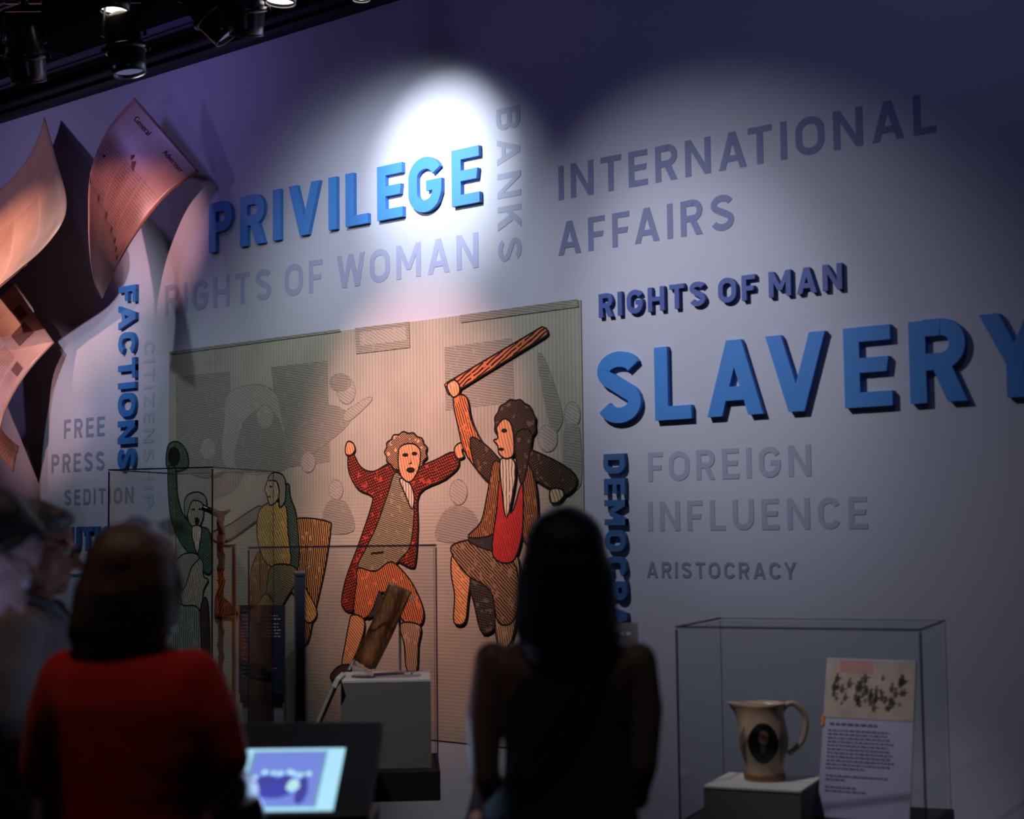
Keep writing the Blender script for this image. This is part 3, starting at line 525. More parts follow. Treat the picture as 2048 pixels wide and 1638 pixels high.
PR = {
 'ghost': hatch('print_ghost', (.56, .555, .515), (.45, .44, .41), 80, .02, .3), 'ghost_light': hatch('print_ghost_light', (.63, .62, .58), (.50, .49, .46), 60, .024, .16),
 'green': hatch('print_green', (.32, .42, .36), (.12, .18, .15), 60, .02, .4), 'greenish': hatch('print_greenish', (.52, .56, .50), (.25, .27, .25), 0, .03, .25),
 'flesh_grey': hatch('print_flesh_grey', (.66, .60, .54), INK, 20, .03, .10), 'flesh_pale': hatch('print_flesh_pale', (.74, .66, .52), INK, 20, .03, .08),
 'flesh': hatch('print_flesh', (.84, .60, .44), INK, 15, .028, .05), 'cravat': hatch('print_cravat', (.80, .75, .66), INK, 0, .03, .12),
 'wicker': hatch('print_wicker', (.72, .55, .33), INK, 8, .024, .48), 'yellow': hatch('print_yellow', (.80, .66, .38), INK, 30, .026, .14), 'olive': hatch('print_olive', (.56, .53, .38), INK, 70, .018, .22),
 'wig': hatch('print_wig', (.66, .62, .54), INK, 10, .016, .25), 'wig_warm': hatch('print_wig_warm', (.78, .62, .48), INK, 50, .014, .34, True), 'hair_dark': hatch('print_hair_dark', (.40, .33, .27), INK, 40, .014, .46, True),
 'red': hatch('print_red', (.66, .27, .20), (.20, .08, .06), 35, .022, .44, True), 'red_bright': hatch('print_red_bright', (.70, .22, .22), (.45, .09, .09), 20, .022, .14),
 'grey_green': hatch('print_grey_green', (.56, .53, .42), INK, 75, .016, .24), 'orange': hatch('print_orange', (.76, .45, .28), INK, 20, .022, .26),
 'ink': mat('print_ink', INK, .8, spec=.2), 'ink_blue': hatch('print_ink_blue', (.25, .24, .26), INK, 40, .014, .4),
 'tan': hatch('print_tan', (.82, .60, .40), INK, 50, .022, .13), 'tan_grey': hatch('print_tan_grey', (.66, .57, .45), INK, 10, .022, .16), 'brown_dark': hatch('print_brown_dark', (.33, .24, .21), INK, 45, .014, .36),
 'stick': hatch('print_stick', (.74, .42, .27), INK, 120, .03, .40), 'tail': hatch('print_tail', (.36, .36, .33), INK, 10, .018, .42, True), 'breeches': hatch('print_breeches', (.55, .45, .34), INK, 50, .022, .32),
 'hatch_dark': hatch('print_hatch_dark', (.40, .31, .24), INK, 45, .017, .40, True), 'coat_brown': hatch('print_coat_brown', (.58, .39, .25), INK, 10, .020, .34),
}
mur = thing('wall_mural', 'large tinted engraving style mural of gesturing coated men on the wall', 'mural', (-5.877, 0, .604))
O3 = Matrix.Translation((5.877, 0, -.604))
bm = bx((-5.877, -.003, 1.6215), (2.975, .006, 2.035)); bmesh.ops.transform(bm, matrix=O3, verts=bm.verts)
link('mural_panel', bm, mural_paper(), mur)
lay = [0]
for key, shapes in MURAL.items():
    nm, _, lb = key.partition('|')
    bm = bmesh.new(); ml = []
    for mk, sm, ow, pts in shapes:
        pts = [(x, max(z, .612)) for x, z in pts]
        if sm: pts = [(v[0], v[1]) for v in catmull([(x, z, 0) for x, z in pts], 4, True)]
        lay[0] += 1; y = -.0062-.00014*lay[0]
        if PR[mk] not in ml: ml.append(PR[mk])
        tv = [bm.verts.new((x, y, z)) for x, z in pts]
        for tri in tessellate_polygon([[Vector((x, z, 0)) for x, z in pts]]):
            try: bm.faces.new([tv[i] for i in tri]).material_index = ml.index(PR[mk])
            except ValueError: pass
        if ow:
            om = PR['ink'] if nm != 'pale_crowd' else PR['ghost']
            if om not in ml: ml.append(om)
            L, Rr = ribbon(pts+[pts[0]], .0085 if nm != 'pale_crowd' else .006); y -= .0001
            for k in range(len(L)-1):
                q = [(L[k]), (L[k+1]), (Rr[k+1]), (Rr[k])]
                g = bm.faces.new([bm.verts.new((x, y, z)) for x, z in q]); g.material_index = ml.index(om)
    bmesh.ops.transform(bm, matrix=O3, verts=bm.verts)
    link(nm, bm, ml, mur, label=lb or None)

# ------------------------------------------------------------------ giant curled newspaper sheets
def paper_mat(name, col, dark, cols):
    m = mat(name, col, .36, spec=.55); nt = m.node_tree; b = nt.nodes['Principled BSDF']
    uv = nt.nodes.new('ShaderNodeTexCoord'); sp = nt.nodes.new('ShaderNodeSeparateXYZ'); nt.links.new(uv.outputs['UV'], sp.inputs[0])
    mp = nt.nodes.new('ShaderNodeMapping'); mp.inputs['Scale'].default_value = (60, 320, 1); nt.links.new(uv.outputs['UV'], mp.inputs[0])
    n = nt.nodes.new('ShaderNodeTexNoise'); n.inputs['Scale'].default_value = 1; n.inputs['Detail'].default_value = 3; nt.links.new(mp.outputs[0], n.inputs['Vector'])
    big = nt.nodes.new('ShaderNodeTexNoise'); big.inputs['Scale'].default_value = 5; big.inputs['Detail'].default_value = 5; nt.links.new(uv.outputs['UV'], big.inputs['Vector'])
    def mth(op, a, b_):
        k = nt.nodes.new('ShaderNodeMath'); k.operation = op
        for i, q in enumerate((a, b_)):
            if q is None: continue
            if isinstance(q, (int, float)): k.inputs[i].default_value = q
            else: nt.links.new(q, k.inputs[i])
        return k.outputs[0]
    u, v = sp.outputs['X'], sp.outputs['Y']
    colf = mth('GREATER_THAN', mth('FRACT', mth('MULTIPLY', u, cols), None), .09)
    ins = mth('MULTIPLY', mth('GREATER_THAN', u, .06), mth('LESS_THAN', u, .94)); ins = mth('MULTIPLY', ins, mth('GREATER_THAN', v, .23)); ins = mth('MULTIPLY', ins, mth('LESS_THAN', v, .96))
    ln = mth('GREATER_THAN', mth('FRACT', mth('MULTIPLY', v, 75), None), .45)
    t = mth('MULTIPLY', mth('MULTIPLY', mth('GREATER_THAN', n.outputs['Fac'], .42), ln), mth('MULTIPLY', ins, colf))
    t = mth('MULTIPLY', t, .38); t2 = mth('ADD', t, mth('MULTIPLY', mth('SUBTRACT', big.outputs['Fac'], .38), 1.1))
    mix = nt.nodes.new('ShaderNodeMixRGB'); mix.inputs[1].default_value = (*lin(col), 1); mix.inputs[2].default_value = (*lin(dark), 1)
    nt.links.new(t2, mix.inputs[0]); mix.use_clamp = True
    nt.links.new(mix.outputs[0], b.inputs['Base Color']); return m
def text_bm(s, size, font_shear=0.):
    c = bpy.data.curves.new('t', 'FONT'); c.body = s; c.size = size; c.shear = font_shear
    o = bpy.data.objects.new('t', c); COL.objects.link(o); bpy.context.view_layer.update()
    me = bpy.data.meshes.new_from_object(o.evaluated_get(bpy.context.evaluated_depsgraph_get()))
    bpy.data.objects.remove(o); bm = bmesh.new(); bm.from_mesh(me); bpy.data.meshes.remove(me); return bm
def lagr(cs, u):
    if len(cs) == 2: return cs[0]*(1-u)+cs[1]*u
    return cs[0]*(2*(u-.5)*(u-1)) + cs[1]*(-4*u*(u-1)) + cs[2]*(2*u*(u-.5))
def sheet(curves, label, m, texts=(), marks=()):
    cs = [catmull([Vector(p) for p in c], 8) for c in curves]; nv = len(cs[0])-1; nu = 24
    org = cs[0][0].copy()
    def S(u, v):
        f = max(0, min(1, v))*nv; i = min(int(f), nv-1); t = f-i
        return lagr([c[i].lerp(c[i+1], t) for c in cs], u)-org
    def N(u, v):
        a = S(min(1, u+.01), v)-S(max(0, u-.01), v); b = S(u, min(1, v+.01))-S(u, max(0, v-.01)); n = a.cross(b).normalized()
        return n if n.y < 0 else -n
    root = thing('curled_newspaper_sheet', label, 'paper sheet', org, 0, 'giant curled newspaper sheets')
    bm = bmesh.new(); uvl = bm.loops.layers.uv.new('UVMap')
    g = [[bm.verts.new(S(i/nu, j/nv)) for i in range(nu+1)] for j in range(nv+1)]
    h = [[bm.verts.new(S(i/nu, j/nv)-N(i/nu, j/nv)*.006) for i in range(nu+1)] for j in range(nv+1)]
    def face(vs, uvs):
        f = bm.faces.new(vs)
        for lp, q in zip(f.loops, uvs): lp[uvl].uv = q
    for j in range(nv):
        for i in range(nu):
            q = [(i/nu, j/nv), ((i+1)/nu, j/nv), ((i+1)/nu, (j+1)/nv), (i/nu, (j+1)/nv)]
            face((g[j][i], g[j][i+1], g[j+1][i+1], g[j+1][i]), q); face((h[j+1][i], h[j+1][i+1], h[j][i+1], h[j][i]), [(a, .99) for a, b in q])
    for j in range(nv):
        for i in (0, nu): face((g[j][i], g[j+1][i], h[j+1][i], h[j][i]), [(.01, .01)]*4)
    for i in range(nu):
        for j in (0, nv): face((g[j][i], g[j][i+1], h[j][i+1], h[j][i]), [(.01, .01)]*4)
    link('paper', bm, m, root, True)
    for s, size, u, v in texts:
        tb = text_bm(s, size); bmesh.ops.subdivide_edges(tb, edges=tb.edges, cuts=1)
        for q in tb.verts:
            uu, vv = u+q.co.x, v-q.co.y*.55; q.co = S(uu, vv)+N(uu, vv)*.003
        link('masthead_lettering', tb, mat('news_ink', (.22, .16, .14), .8), root)
    for poly in marks:
        bm = bmesh.new(); f = bm.faces.new([bm.verts.new((a, b, 0)) for a, b in poly]); bmesh.ops.triangulate(bm, faces=[f]); bmesh.ops.subdivide_edges(bm, edges=bm.edges, cuts=3)
        for q in bm.verts: uu, vv = q.co.x, q.co.y; q.co = S(uu, vv)+N(uu, vv)*.003
        link('printed_mark', bm, mat('news_mark', (.42, .27, .24), .8), root)
    # two wall standoffs carrying the sheet
    for u, v in ((.10, .3),):
        bm = bmesh.new(); p = S(u, v); tube(bm, [p - N(u, v)*.004, Vector((p.x, -org.y-.002, p.z))], .012, 8); link('standoff', bm, M_black, root)
    return root
M_news1 = paper_mat('news_rose', (.66, .50, .46), (.30, .19, .18), 3.0); M_news2 = paper_mat('news_peach', (.82, .66, .55), (.55, .38, .30), 4.0); M_news3 = paper_mat('news_salmon', (.78, .60, .55), (.42, .28, .26), 4.0)
sheet(SHEET_RIGHT, 'curled newspaper sheet with a masthead, nearest to PRIVILEGE', M_news1, [('General', .074, .15, .09), ('Advertiser', .066, .62, .09)],
      [[(.40, .20), (.43, .185), (.445, .20), (.43, .215)], [(.45, .215), (.49, .20), (.51, .22), (.53, .245), (.48, .235)]])
sheet(SHEET_LEFT, 'curled peach lit newspaper sheet at the left edge, higher of the two there', M_news2)
sheet(SHEET_LOW, 'curled salmon newspaper sheet at the left edge just above the visitors', M_news3, (), [[(.28, .04), (.45, .04), (.45, .09), (.28, .09)], [(.50, .08), (.70, .07), (.70, .17), (.52, .17)], [(.80, .24), (.92, .24), (.92, .30), (.80, .30)]])

# ------------------------------------------------------------------ glass display cases
G_case = glass_mat('case_glass', (.965, .97, .97)); G_teal = glass_mat('teal_glass', (.90, .94, .95), .09)
M_seam = mat('case_seam', (.15, .12, .26), .4); M_deck = mat('case_deck_black', (.045, .045, .06), .6); M_post = mat('case_post', (.30, .29, .36), .7)
M_white = mat('plinth_white', (.80, .79, .79), .6); M_plinth = mat('plinth_grey', (.42, .42, .41), .75, bump=.1, bscale=300)
def case(corner, ang, width, dep, top, deck, label, deckh=.12, hang=False):
    """corner: front right corner on plan; front runs to the left"""
    t = thing('display_case', label, 'display case', (corner[0], corner[1], 0), R(ang))
    W, D = width, dep; g = .008; zc = (top+deck)/2; hh = top-deck
    for c, s in (((-W/2, g/2, zc), (W-2*g, g, hh)), ((-W/2, D-g/2, zc), (W-2*g, g, hh)), ((-W+g/2, D/2, zc), (g, D, hh)), ((-g/2, D/2, zc), (g, D, hh)), ((-W/2, D/2, top+g/2), (W, D, g))):
        link('glass_pane', bx(c, s), G_case, t)
    e = .006; bm = bmesh.new()
    for x in (-W, 0): box(bm, (x, 0, zc), (e, e, hh)); box(bm, (x, D, zc), (.002, .002, hh))
    box(bm, (-W/2, 0, top+g), (W+e, e, e)); box(bm, (-W/2, D, top+g), (W, .002, .002))
    for x in (-W, 0): box(bm, (x, D/2, top+g), (e, D, e))
    link('edge_seam', bm, M_seam, t)
    link('deck', bx((-W/2, D/2, deck-deckh/2), (W+.02, D+.02, deckh), bevel=.004), M_deck, t)
    link('support_column', bx((-W*.62, D/2+.02, (deck-deckh)/2), (W*.5, D*.6, deck-deckh)), M_post, t)
    return t
CL = case((-5.832, -.940), 22, .549, .62, 1.903, .645, 'tall glass case holding the dark knobbly cane, behind the red shirted woman')
CM = case((-4.448, -.917), 44, .754, .50, 1.537, .645, 'glass case holding the tilted log, in front of the mural middle')
CJ = case((-2.372, -.844), 17, .826, .55, 1.255, .60, 'glass case holding the cream jug at the lower right')

def plinth(name, case_o, c, s, label, tray=False, cat='plinth'):
    P = case_o.matrix_basis @ Vector(c)
    t = thing(name, label, cat, P, case_o.rotation_euler.z)
    link('plinth_body', bx((0, 0, s[2]/2-.004), (s[0], s[1], s[2]-.008)), M_plinth, t)
    if tray:
        bm = bmesh.new(); W, D, h = s[0]/2, s[1]/2, s[2]
        a, b = W*.80, D*.55; n = 48; inner = []; outer = []
        for k in range(n):
            th = 2*math.pi*k/n; cx, sy = math.cos(th), math.sin(th)
            sup = (abs(cx)**4+abs(sy)**4)**-.25; inner.append((a*cx*sup, b*sy*sup))
            sq = 1/max(abs(cx), abs(sy)); outer.append((W*cx*sq, D*sy*sq))
        vo = [bm.verts.new((x, y, h)) for x, y in outer]; vb = [bm.verts.new((x, y, h-.012)) for x, y in outer]; vi = [bm.verts.new((x, y, h)) for x, y in inner]; vd = [bm.verts.new((x, y, h-.006)) for x, y in inner]
        for k in range(n):
            j = (k+1) % n
            for A, B in ((vo, vi), (vi, vd), (vb, vo)): bm.faces.new((A[k], A[j], B[j], B[k]))
        link('plinth_top', bm, M_white, t)
        bm = bmesh.new(); f = bm.faces.new([bm.verts.new((x, y, h-.0055)) for x, y in inner]); link('tray_recess', bm, mat('tray_grey', (.55, .55, .55), .6), t)
    else:
        link('plinth_top', bx((0, 0, s[2]-.004), (s[0]+.004, s[1]+.004, .008), bevel=.001), M_white, t)
    return t
plinth('plinth', CM, (-.207, .285, .645), (.365, .42, .355), 'tall grey plinth with a white trayed top under the tilted log', True)
plinth('plinth', CJ, (-.585, .205, .60), (.335, .33, .12), 'low white topped plinth under the cream jug')

# log in its acrylic cradle
def local(o, p): return o.matrix_basis @ Vector(p)
t = thing('split_log', 'tilted split hickory log on a clear cradle above the tall plinth', 'log', local(CM, (-.30, .285, 1.05)), R(42))
bm = bmesh.new(); n = 22; Lg = 14
ax = Vector((.155, 0, .315)); px = Vector((.9, 0, -.443)).normalized(); py = Vector((0, -1, 0))
rings = []
for i in range(Lg+1):
    c = ax*(i/Lg); ring = []
    for k in range(n):
        th = 2*math.pi*k/n; rx = .052*(1+.06*math.sin(3*th+i*.3)); ry = .045
        x, y = rx*math.cos(th), ry*math.sin(th)
        if y > .012: y = .012 + .012*math.sin(4*x/.05+i*.15) + random.uniform(-.002, .002)
        ring.append(bm.verts.new(c + px*x + py*y + ax.normalized()*random.uniform(-.004, .004)*(2.2 if i in (0, Lg) else 1)))
    rings.append(ring)
for a, b in zip(rings, rings[1:]):
    for k in range(n):
        f = bm.faces.new((a[k], a[(k+1) % n], b[(k+1) % n], b[k])); f.material_index = 1 if 2 <= k <= 8 else 0
f = bm.faces.new(rings[0][::-1]); f.material_index = 2; f = bm.faces.new(rings[-1]); f.material_index = 2
link('log_wood', bm, [mat('bark', (.34, .19, .11), .7, bump=.8, bscale=30, var=.5, vscale=40), mat('split_wood', (.50, .30, .16), .55, bump=.7, bscale=24, var=.55, vscale=20, stretch=(4, 4, .6)), mat('log_end', (.66, .50, .36), .8, bump=.5, bscale=60, var=.3, vscale=60)], t, True)
M_acr = glass_mat('acrylic', (.80, .82, .84), .25); M_acrw = mat('acrylic_lit_edge', (.66, .68, .72), .2)
bm = bmesh.new(); tube(bm, [(.15, .02, -.03), (.15, .02, .20), (.12, .02, .24)], .0055, 8); link('mount_rod', bm, mat('mount_steel', (.55, .53, .53), .35, metal=.6), t)
bm = bmesh.new(); box(bm, (-.005, -.02, -.022), (.10, .09, .008), Euler((0, R(26), 0))); box(bm, (-.052, -.02, .0), (.008, .09, .04), Euler((0, R(26), 0))); box(bm, (.205, -.02, .27), (.008, .06, .035), Euler((0, R(26), 0))); box(bm, (.085, .045, .13), (.02, .006, .33), Euler((0, R(26), 0)))
link('acrylic_cradle', bm, M_acrw, t)

# edge-on caption rail and dark upright slab
t = thing('caption_sign', 'thin slanted caption panel seen edge on beside the tall plinth', 'sign', local(CM, (-.425, .16, .645)), R(41))
link('panel_board', bx((-.04, 0, .222), (.012, .26, .29), Euler((0, R(24), 0))), mat('caption_grey', (.62, .62, .62), .6), t)
link('panel_edge', bx((.024, 0, .352), (.018, .265, .04), Euler((0, R(24), 0)), .002), M_white, t)
link('panel_foot', bx((-.09, 0, .045), (.09, .2, .09)), M_deck, t)
t = thing('upright_slab', 'dark navy upright slab seen edge on in front of the mural', 'panel', (-4.467, -1.642, 0), R(49.5))
link('slab_board', bx((0, 0, .735), (.034, .26, 1.43), bevel=.003), mat('slab_navy', (.33, .34, .46), .5), t)
link('slab_cap', bx((0, 0, 1.452), (.038, .265, .012), bevel=.002), mat('slab_cap_grey', (.36, .36, .42), .5), t)
link('slab_foot', bx((0, 0, .012), (.2, .4, .024), bevel=.004), M_deck, t)

# navy text panel by the wall
def bars(rows, x0, top, lh, bh, rnd):
    bm = bmesh.new()
    for i, wd in enumerate(rows):
        x = x0
        while wd and x < x0+wd:
            l = min(rnd.uniform(.008, .03)*lh/.02, x0+wd-x); z = top-i*lh
            f = bm.faces.new([bm.verts.new(v) for v in ((x, 0, z), (x+l, 0, z), (x+l, 0, z+bh), (x, 0, z+bh))]); x += l+.006*lh/.02
    return bm
t = thing('text_panel', 'tall navy text panel with an orange tab between the cane case and the log case', 'text panel', (-6.335, -.205, -.055), R(27))
link('panel_board', bx((0, 0, 1.065), (.245, .022, .45)), mat('panel_navy', (.20, .25, .36), .5, spec=.3), t)
link('panel_base_strip', bx((0, .002, .815), (.235, .02, .045)), mat('panel_deep_navy', (.06, .08, .14), .5), t)
link('orange_tab', bx((-.119, -.012, 1.265), (.008, .006, .05)), mat('tab_orange', (.93, .52, .24), .5, spec=.3), t)
link('support_board', bx((0, .016, .4275), (.22, .02, .745)), mat('board_lavender', (.66, .65, .73), .6), t)
LT = ['A Revolutionary World', '', 'How should the new nation stand up for', 'for equality in the rest of the world?', '', 'The American Revolution had a deep impact', 'on people around the world, and events of the', 'new United States in the politics of the 1790s', 'and 1800s all led to arguments among Americans', 'to think about the very meaning of their', 'own nation.', '', '1789-1799 French Revolution', '', '1791-1804 Haitian Revolution', '', '1793']
bm = bmesh.new()
def add_text(dst, s, size, x, z, y, squeeze=1.):
    tb = text_bm(s, size)
    for q in tb.verts: q.co = Vector((x+q.co.x*squeeze, y, z+q.co.y))
    me = bpy.data.meshes.new('x'); tb.to_mesh(me); tb.free(); dst.from_mesh(me); bpy.data.meshes.remove(me)
rows = [('A Revolutionary World', .014, 1.258), ('How should', .0125, 1.234), ('for equality', .0125, 1.217), ('The American', .0125, 1.192), ('on people', .0125, 1.176), ('new United States', .0125, 1.160), ('and 1800s', .0125, 1.144), ('to think about', .0125, 1.128), ('own nation.', .0125, 1.112), ('1789-1799', .0115, 1.090), ('1791-1804', .0115, 1.069), ('1793', .0115, 1.046), ('African American', .0115, 1.033), ('1798 Irish Rebellion', .0115, 1.010), ('1800 Gabriel', .0115, .988), ('1803', .0115, .967), ('1811 German Coast', .0115, .946), ('1811-1825', .0115, .925)]
for s, sz, z in rows: add_text(bm, s, sz, -.105, z, -.0118, .95)
rnd = random.Random(3)
ext = {1: .20, 2: .21, 3: .20, 4: .20, 5: .215, 6: .21, 7: .215, 9: .11, 10: .10, 11: .14, 12: .13, 14: .15, 15: .19, 16: .14, 17: .14}
for i, wd in ext.items():
    x = -.105 + len(rows[i][0])*rows[i][1]*.56+.006
    while x < -.105+wd:
        l = min(rnd.uniform(.008, .022), -.105+wd-x); z = rows[i][2]
        bm.faces.new([bm.verts.new(v) for v in ((x, -.0118, z), (x+l, -.0118, z), (x+l, -.0118, z+.0062), (x, -.0118, z+.0062))]); x += l+.005
link('panel_lettering', bm, mat('lettering_white', (.86, .85, .90), .6), t)

# cane, its acrylic stand and caption
cz = local(CL, (-.075, .22, 0))
t = thing('walking_cane', 'dark knobbly wooden cane with an antler shaped handle inside the tall case', 'cane', (cz.x, cz.y, .86), R(22))
bm = bmesh.new(); pts = []; rads = []
for i in range(41):
    z = .02+.80*i/40; k = 1+(.28 if i % 3 == 1 else 0)*(i < 33)
    pts.append((.004*math.sin(i*1.1), .003*math.cos(i*.7), z)); rads.append((.011+.006*i/40)*k)
tube(bm, pts, rads, 12)
for i in range(3, 33, 2):
    z = .02+.80*i/40; a = i*2.4; tube(bm, [(0, 0, z), (.019*math.cos(a), .019*math.sin(a), z+.004)], [.006, .003], 6)
M_cane = mat('cane_wood', (.17, .075, .06), .22, bump=.3, bscale=40, var=.4, vscale=30, spec=.7)
link('shaft', bm, M_cane, t, True)
bm = bmesh.new(); tube(bm, catmull([(.048, 0, .855), (.02, 0, .842), (-.005, 0, .835), (-.04, 0, .848), (-.075, 0, .862), (-.098, 0, .868)], 4), [.006, .007, .008, .009, .011, .013, .015, .017, .018, .018, .017, .016, .015, .015, .015, .015, .015, .015, .0145, .014, .012][:21], 12); tube(bm, [(.0, 0, .80), (0, 0, .84)], [.017, .018], 12)
link('handle', bm, M_cane, t, True)
bm = bmesh.new(); lathe(bm, [(.0185, .70), (.0195, .705), (.0195, .735), (.0185, .74)], 16); link('silver_collar', bm, mat('silver', (.62, .60, .58), .3, metal=.7), t, True)
bm = bmesh.new(); tube(bm, [(0, 0, 0), (0, 0, .03)], [.008, .0115], 10); link('ferrule', bm, mat('brass', (.62, .47, .30), .35, metal=.8), t, True)
t = thing('cane_stand', 'clear acrylic upright with copper lit edges holding the cane', 'stand', (cz.x+.042, cz.y+.045, .645), R(22))
link('upright', bx((0, 0, .455), (.016, .012, .91)), mat('acrylic_warm_lit', (.62, .46, .38), .3, spec=.6), t)  # warm light on the clear acrylic is put into this colour
bm = bmesh.new()
for z in (.20, .62, .90): box(bm, (-.022, -.015, z), (.05, .012, .014), Euler((0, 0, R(30))))
link('bracket', bm, mat('bracket_copper', (.80, .52, .38), .35), t)
link('stand_base', bx((-.03, -.04, .006), (.16, .2, .012)), M_acrw, t)
link('cane_rest', bx((-.042, -.045, .105), (.03, .03, .21)), M_acrw, t)
ct = local(CL, (.0, .1, .645))
t = thing('caption_card', 'white slanted caption card with small print at the foot of the cane case', 'caption card', local(CL, (-.105, .115, .645)), R(28))
link('card_wedge', bx((0, .012, .15), (.15, .02, .31), Euler((R(-24), 0, 0))), mat('card_wood', (.66, .44, .32), .6), t)
link('card_face', bx((-.004, -.002, .155), (.14, .005, .30), Euler((R(-24), 0, 0))), mat('card_white', (.80, .79, .86), .6), t)
b = bars([.05, .09, .085, .09, .06], -.05, 0, .016, .005, rnd)
for q in b.verts: q.co = Euler((R(-24), 0, 0)).to_matrix() @ Vector((q.co.x, -.0035, q.co.z+.06)) + Vector((0, -.002, .155))
link('card_print', b, mat('card_ink', (.45, .43, .52), .7), t)

# jug
jc = local(CJ, (-.590, .240, .72))
t = thing('cream_jug', 'cream printed jug with a dark oval portrait on its belly', 'jug', jc, R(38))
M_jug = mat('creamware', (.70, .60, .52), .35, var=.18, vscale=14, spec=.6); M_jugp = mat('jug_print', (.30, .26, .23), .4)
H = .268
prof = [(.0, .0), (.068, .0), (.0715, .006), (.069, .02), (.068, .04), (.074, .07), (.084, .105), (.0885, .135), (.087, .16), (.080, .19), (.074, .215), (.072, .235), (.0745, .255), (.078, .266), (.0755, .267), (.070, .25), (.068, .235), (.070, .21), (.076, .18), (.083, .14), (.065, .06), (0, .012)]
bm = bmesh.new(); rings = lathe(bm, [(r*.99, z) for r, z in prof], 48)
for ri, ring in enumerate(rings):            # pinch out the pouring lip on the left
    z = prof[ri][1]
    for v in ring:
        a = math.atan2(v.co.y, v.co.x); d = abs((a-math.pi+math.pi) % (2*math.pi)-math.pi)
        if 8 <= ri <= 16 and z > .15:
            k = max(0, (z-.15)/.117)**1.6*math.exp(-(d/.33)**2); v.co.x -= .052*k; v.co.z += .004*k
link('jug_body', bm, M_jug, t, True)
bm = bmesh.new(); tube(bm, catmull([(.064, 0, .235), (.082, 0, .258), (.108, 0, .262), (.138, 0, .235), (.150, 0, .195), (.138, 0, .14), (.112, 0, .108), (.084, 0, .088)], 5), .0068, 10, flat=1.5)
link('jug_handle', bm, M_jug, t, True)
def on_jug(ax_, zc, rx, rz, off, n=28, fill=None):
    def rad(z):
        for (r1, z1), (r2, z2) in zip(prof[1:13], prof[2:14]):
            if z1 <= z <= z2: return r1+(r2-r1)*(z-z1)/(z2-z1+1e-9)
        return .07
    bm = bmesh.new(); c = None; prev = None
    for s in range(0, 7):
        ring = []
        for k in range(n):
            th = 2*math.pi*k/n; x = rx*s/6*math.cos(th); z = zc+rz*s/6*math.sin(th); r = rad(z)*.99+off; a = ax_+x/.088
            ring.append(bm.verts.new((r*math.cos(a), r*math.sin(a), z)))
        if prev:
            for k in range(n): bm.faces.new((prev[k], prev[(k+1) % n], ring[(k+1) % n], ring[k]))
        prev = ring
    bmesh.ops.remove_doubles(bm, verts=bm.verts, dist=1e-5); return bm
A0 = R(-98)
link('portrait_oval', on_jug(A0, .135, .056, .070, .0012), mat('oval_black', (.055, .05, .05), .4), t, True)
link('portrait_face', on_jug(A0+.02, .155, .018, .024, .0022), mat('portrait_flesh', (.46, .34, .29), .5), t, True)
link('portrait_collar', on_jug(A0, .118, .010, .018, .0022), mat('portrait_collar', (.30, .30, .29), .5), t, True)
for da in (-1.05, .95): link('printed_motif', on_jug(A0+da, .13, .022, .07, .001), mat('motif_grey', (.50, .44, .38), .45, var=.5, vscale=60), t, True)
bm = bmesh.new(); lathe(bm, [(.0712, .006), (.0722, .008), (.0722, .022), (.0705, .024)], 48); link('foot_band', bm, mat('foot_brown', (.52, .36, .22), .4), t, True)

# illustrated caption card in the jug case
t = thing('caption_card', 'tall white caption card with a small crowd print, right of the jug', 'caption card', local(CJ, (-.249, .2325, .60)), R(10))
rc = Euler((R(-15), 0, 0))
link('card_board', bx(rc.to_matrix() @ Vector((0, 0, .2775)), (.322, .008, .552), rc), mat('card_lavender', (.66, .66, .80), .6), t)
def crowd_mat():
    m = mat('crowd_print', (.68, .63, .59), .6, spec=.2); nt = m.node_tree; b = nt.nodes['Principled BSDF']
    tc = nt.nodes.new('ShaderNodeTexCoord'); n = nt.nodes.new('ShaderNodeTexNoise'); n.inputs['Scale'].default_value = 34; n.inputs['Detail'].default_value = 5; n.inputs['Distortion'].default_value = 1.5
    nt.links.new(tc.outputs['Object'], n.inputs['Vector'])
    rp = nt.nodes.new('ShaderNodeValToRGB'); e = rp.color_ramp.elements; e[0].position = .36; e[1].position = .52; e[0].color = (*lin((.36, .32, .31)), 1); e[1].color = (*lin((.70, .65, .61)), 1)
    nt.links.new(n.outputs['Fac'], rp.inputs[0]); nt.links.new(rp.outputs[0], b.inputs['Base Color']); return m
link('crowd_picture', bx(rc.to_matrix() @ Vector((0, -.0045, .446)), (.320, .002, .206), rc), mat('crowd_paper', (.70, .64, .61), .6, var=.12, vscale=20), t)
bm = bmesh.new()
for i in range(60):                           # small inked onlookers
    x = rnd.uniform(-.13, .13); z = rnd.uniform(.38, .49); s = rnd.uniform(.004, .010)
    for (dx, dz, a, c) in ((0, 0, s, s*1.6), (s*.2, s*2.1, s*.5, s*.6), (s*1.3, s*.4, s*1.1, s*.3)):
        f = bm.faces.new([bm.verts.new(rc.to_matrix() @ Vector((x+dx+a*math.cos(2*math.pi*k/9), -.0058, z+dz+c*math.sin(2*math.pi*k/9)))) for k in range(9)])
link('crowd_figures', bm, mat('crowd_ink', (.34, .30, .29), .7), t)
link('rose_tint', bx(rc.to_matrix() @ Vector((-.05, -.0056, .525)), (.12, .0006, .045), rc), mat('rose_tint', (.72, .52, .52), .6), t)
link('orange_tab', bx(rc.to_matrix() @ Vector((-.161, -.006, .332)), (.009, .006, .034), rc), mat('tab_orange', (.93, .52, .24), .5), t)
b = bars([.17], -.135, .318, .018, .0075, rnd)
b2 = bars([.22, .215, .22, .235, .215, .225, .235, .225, .24, .225, .14, 0, .22, .07, 0, .11, .15], -.14, .297, .0130, .0048, rnd)
me = bpy.data.meshes.new('x'); b2.to_mesh(me); b2.free(); b.from_mesh(me)
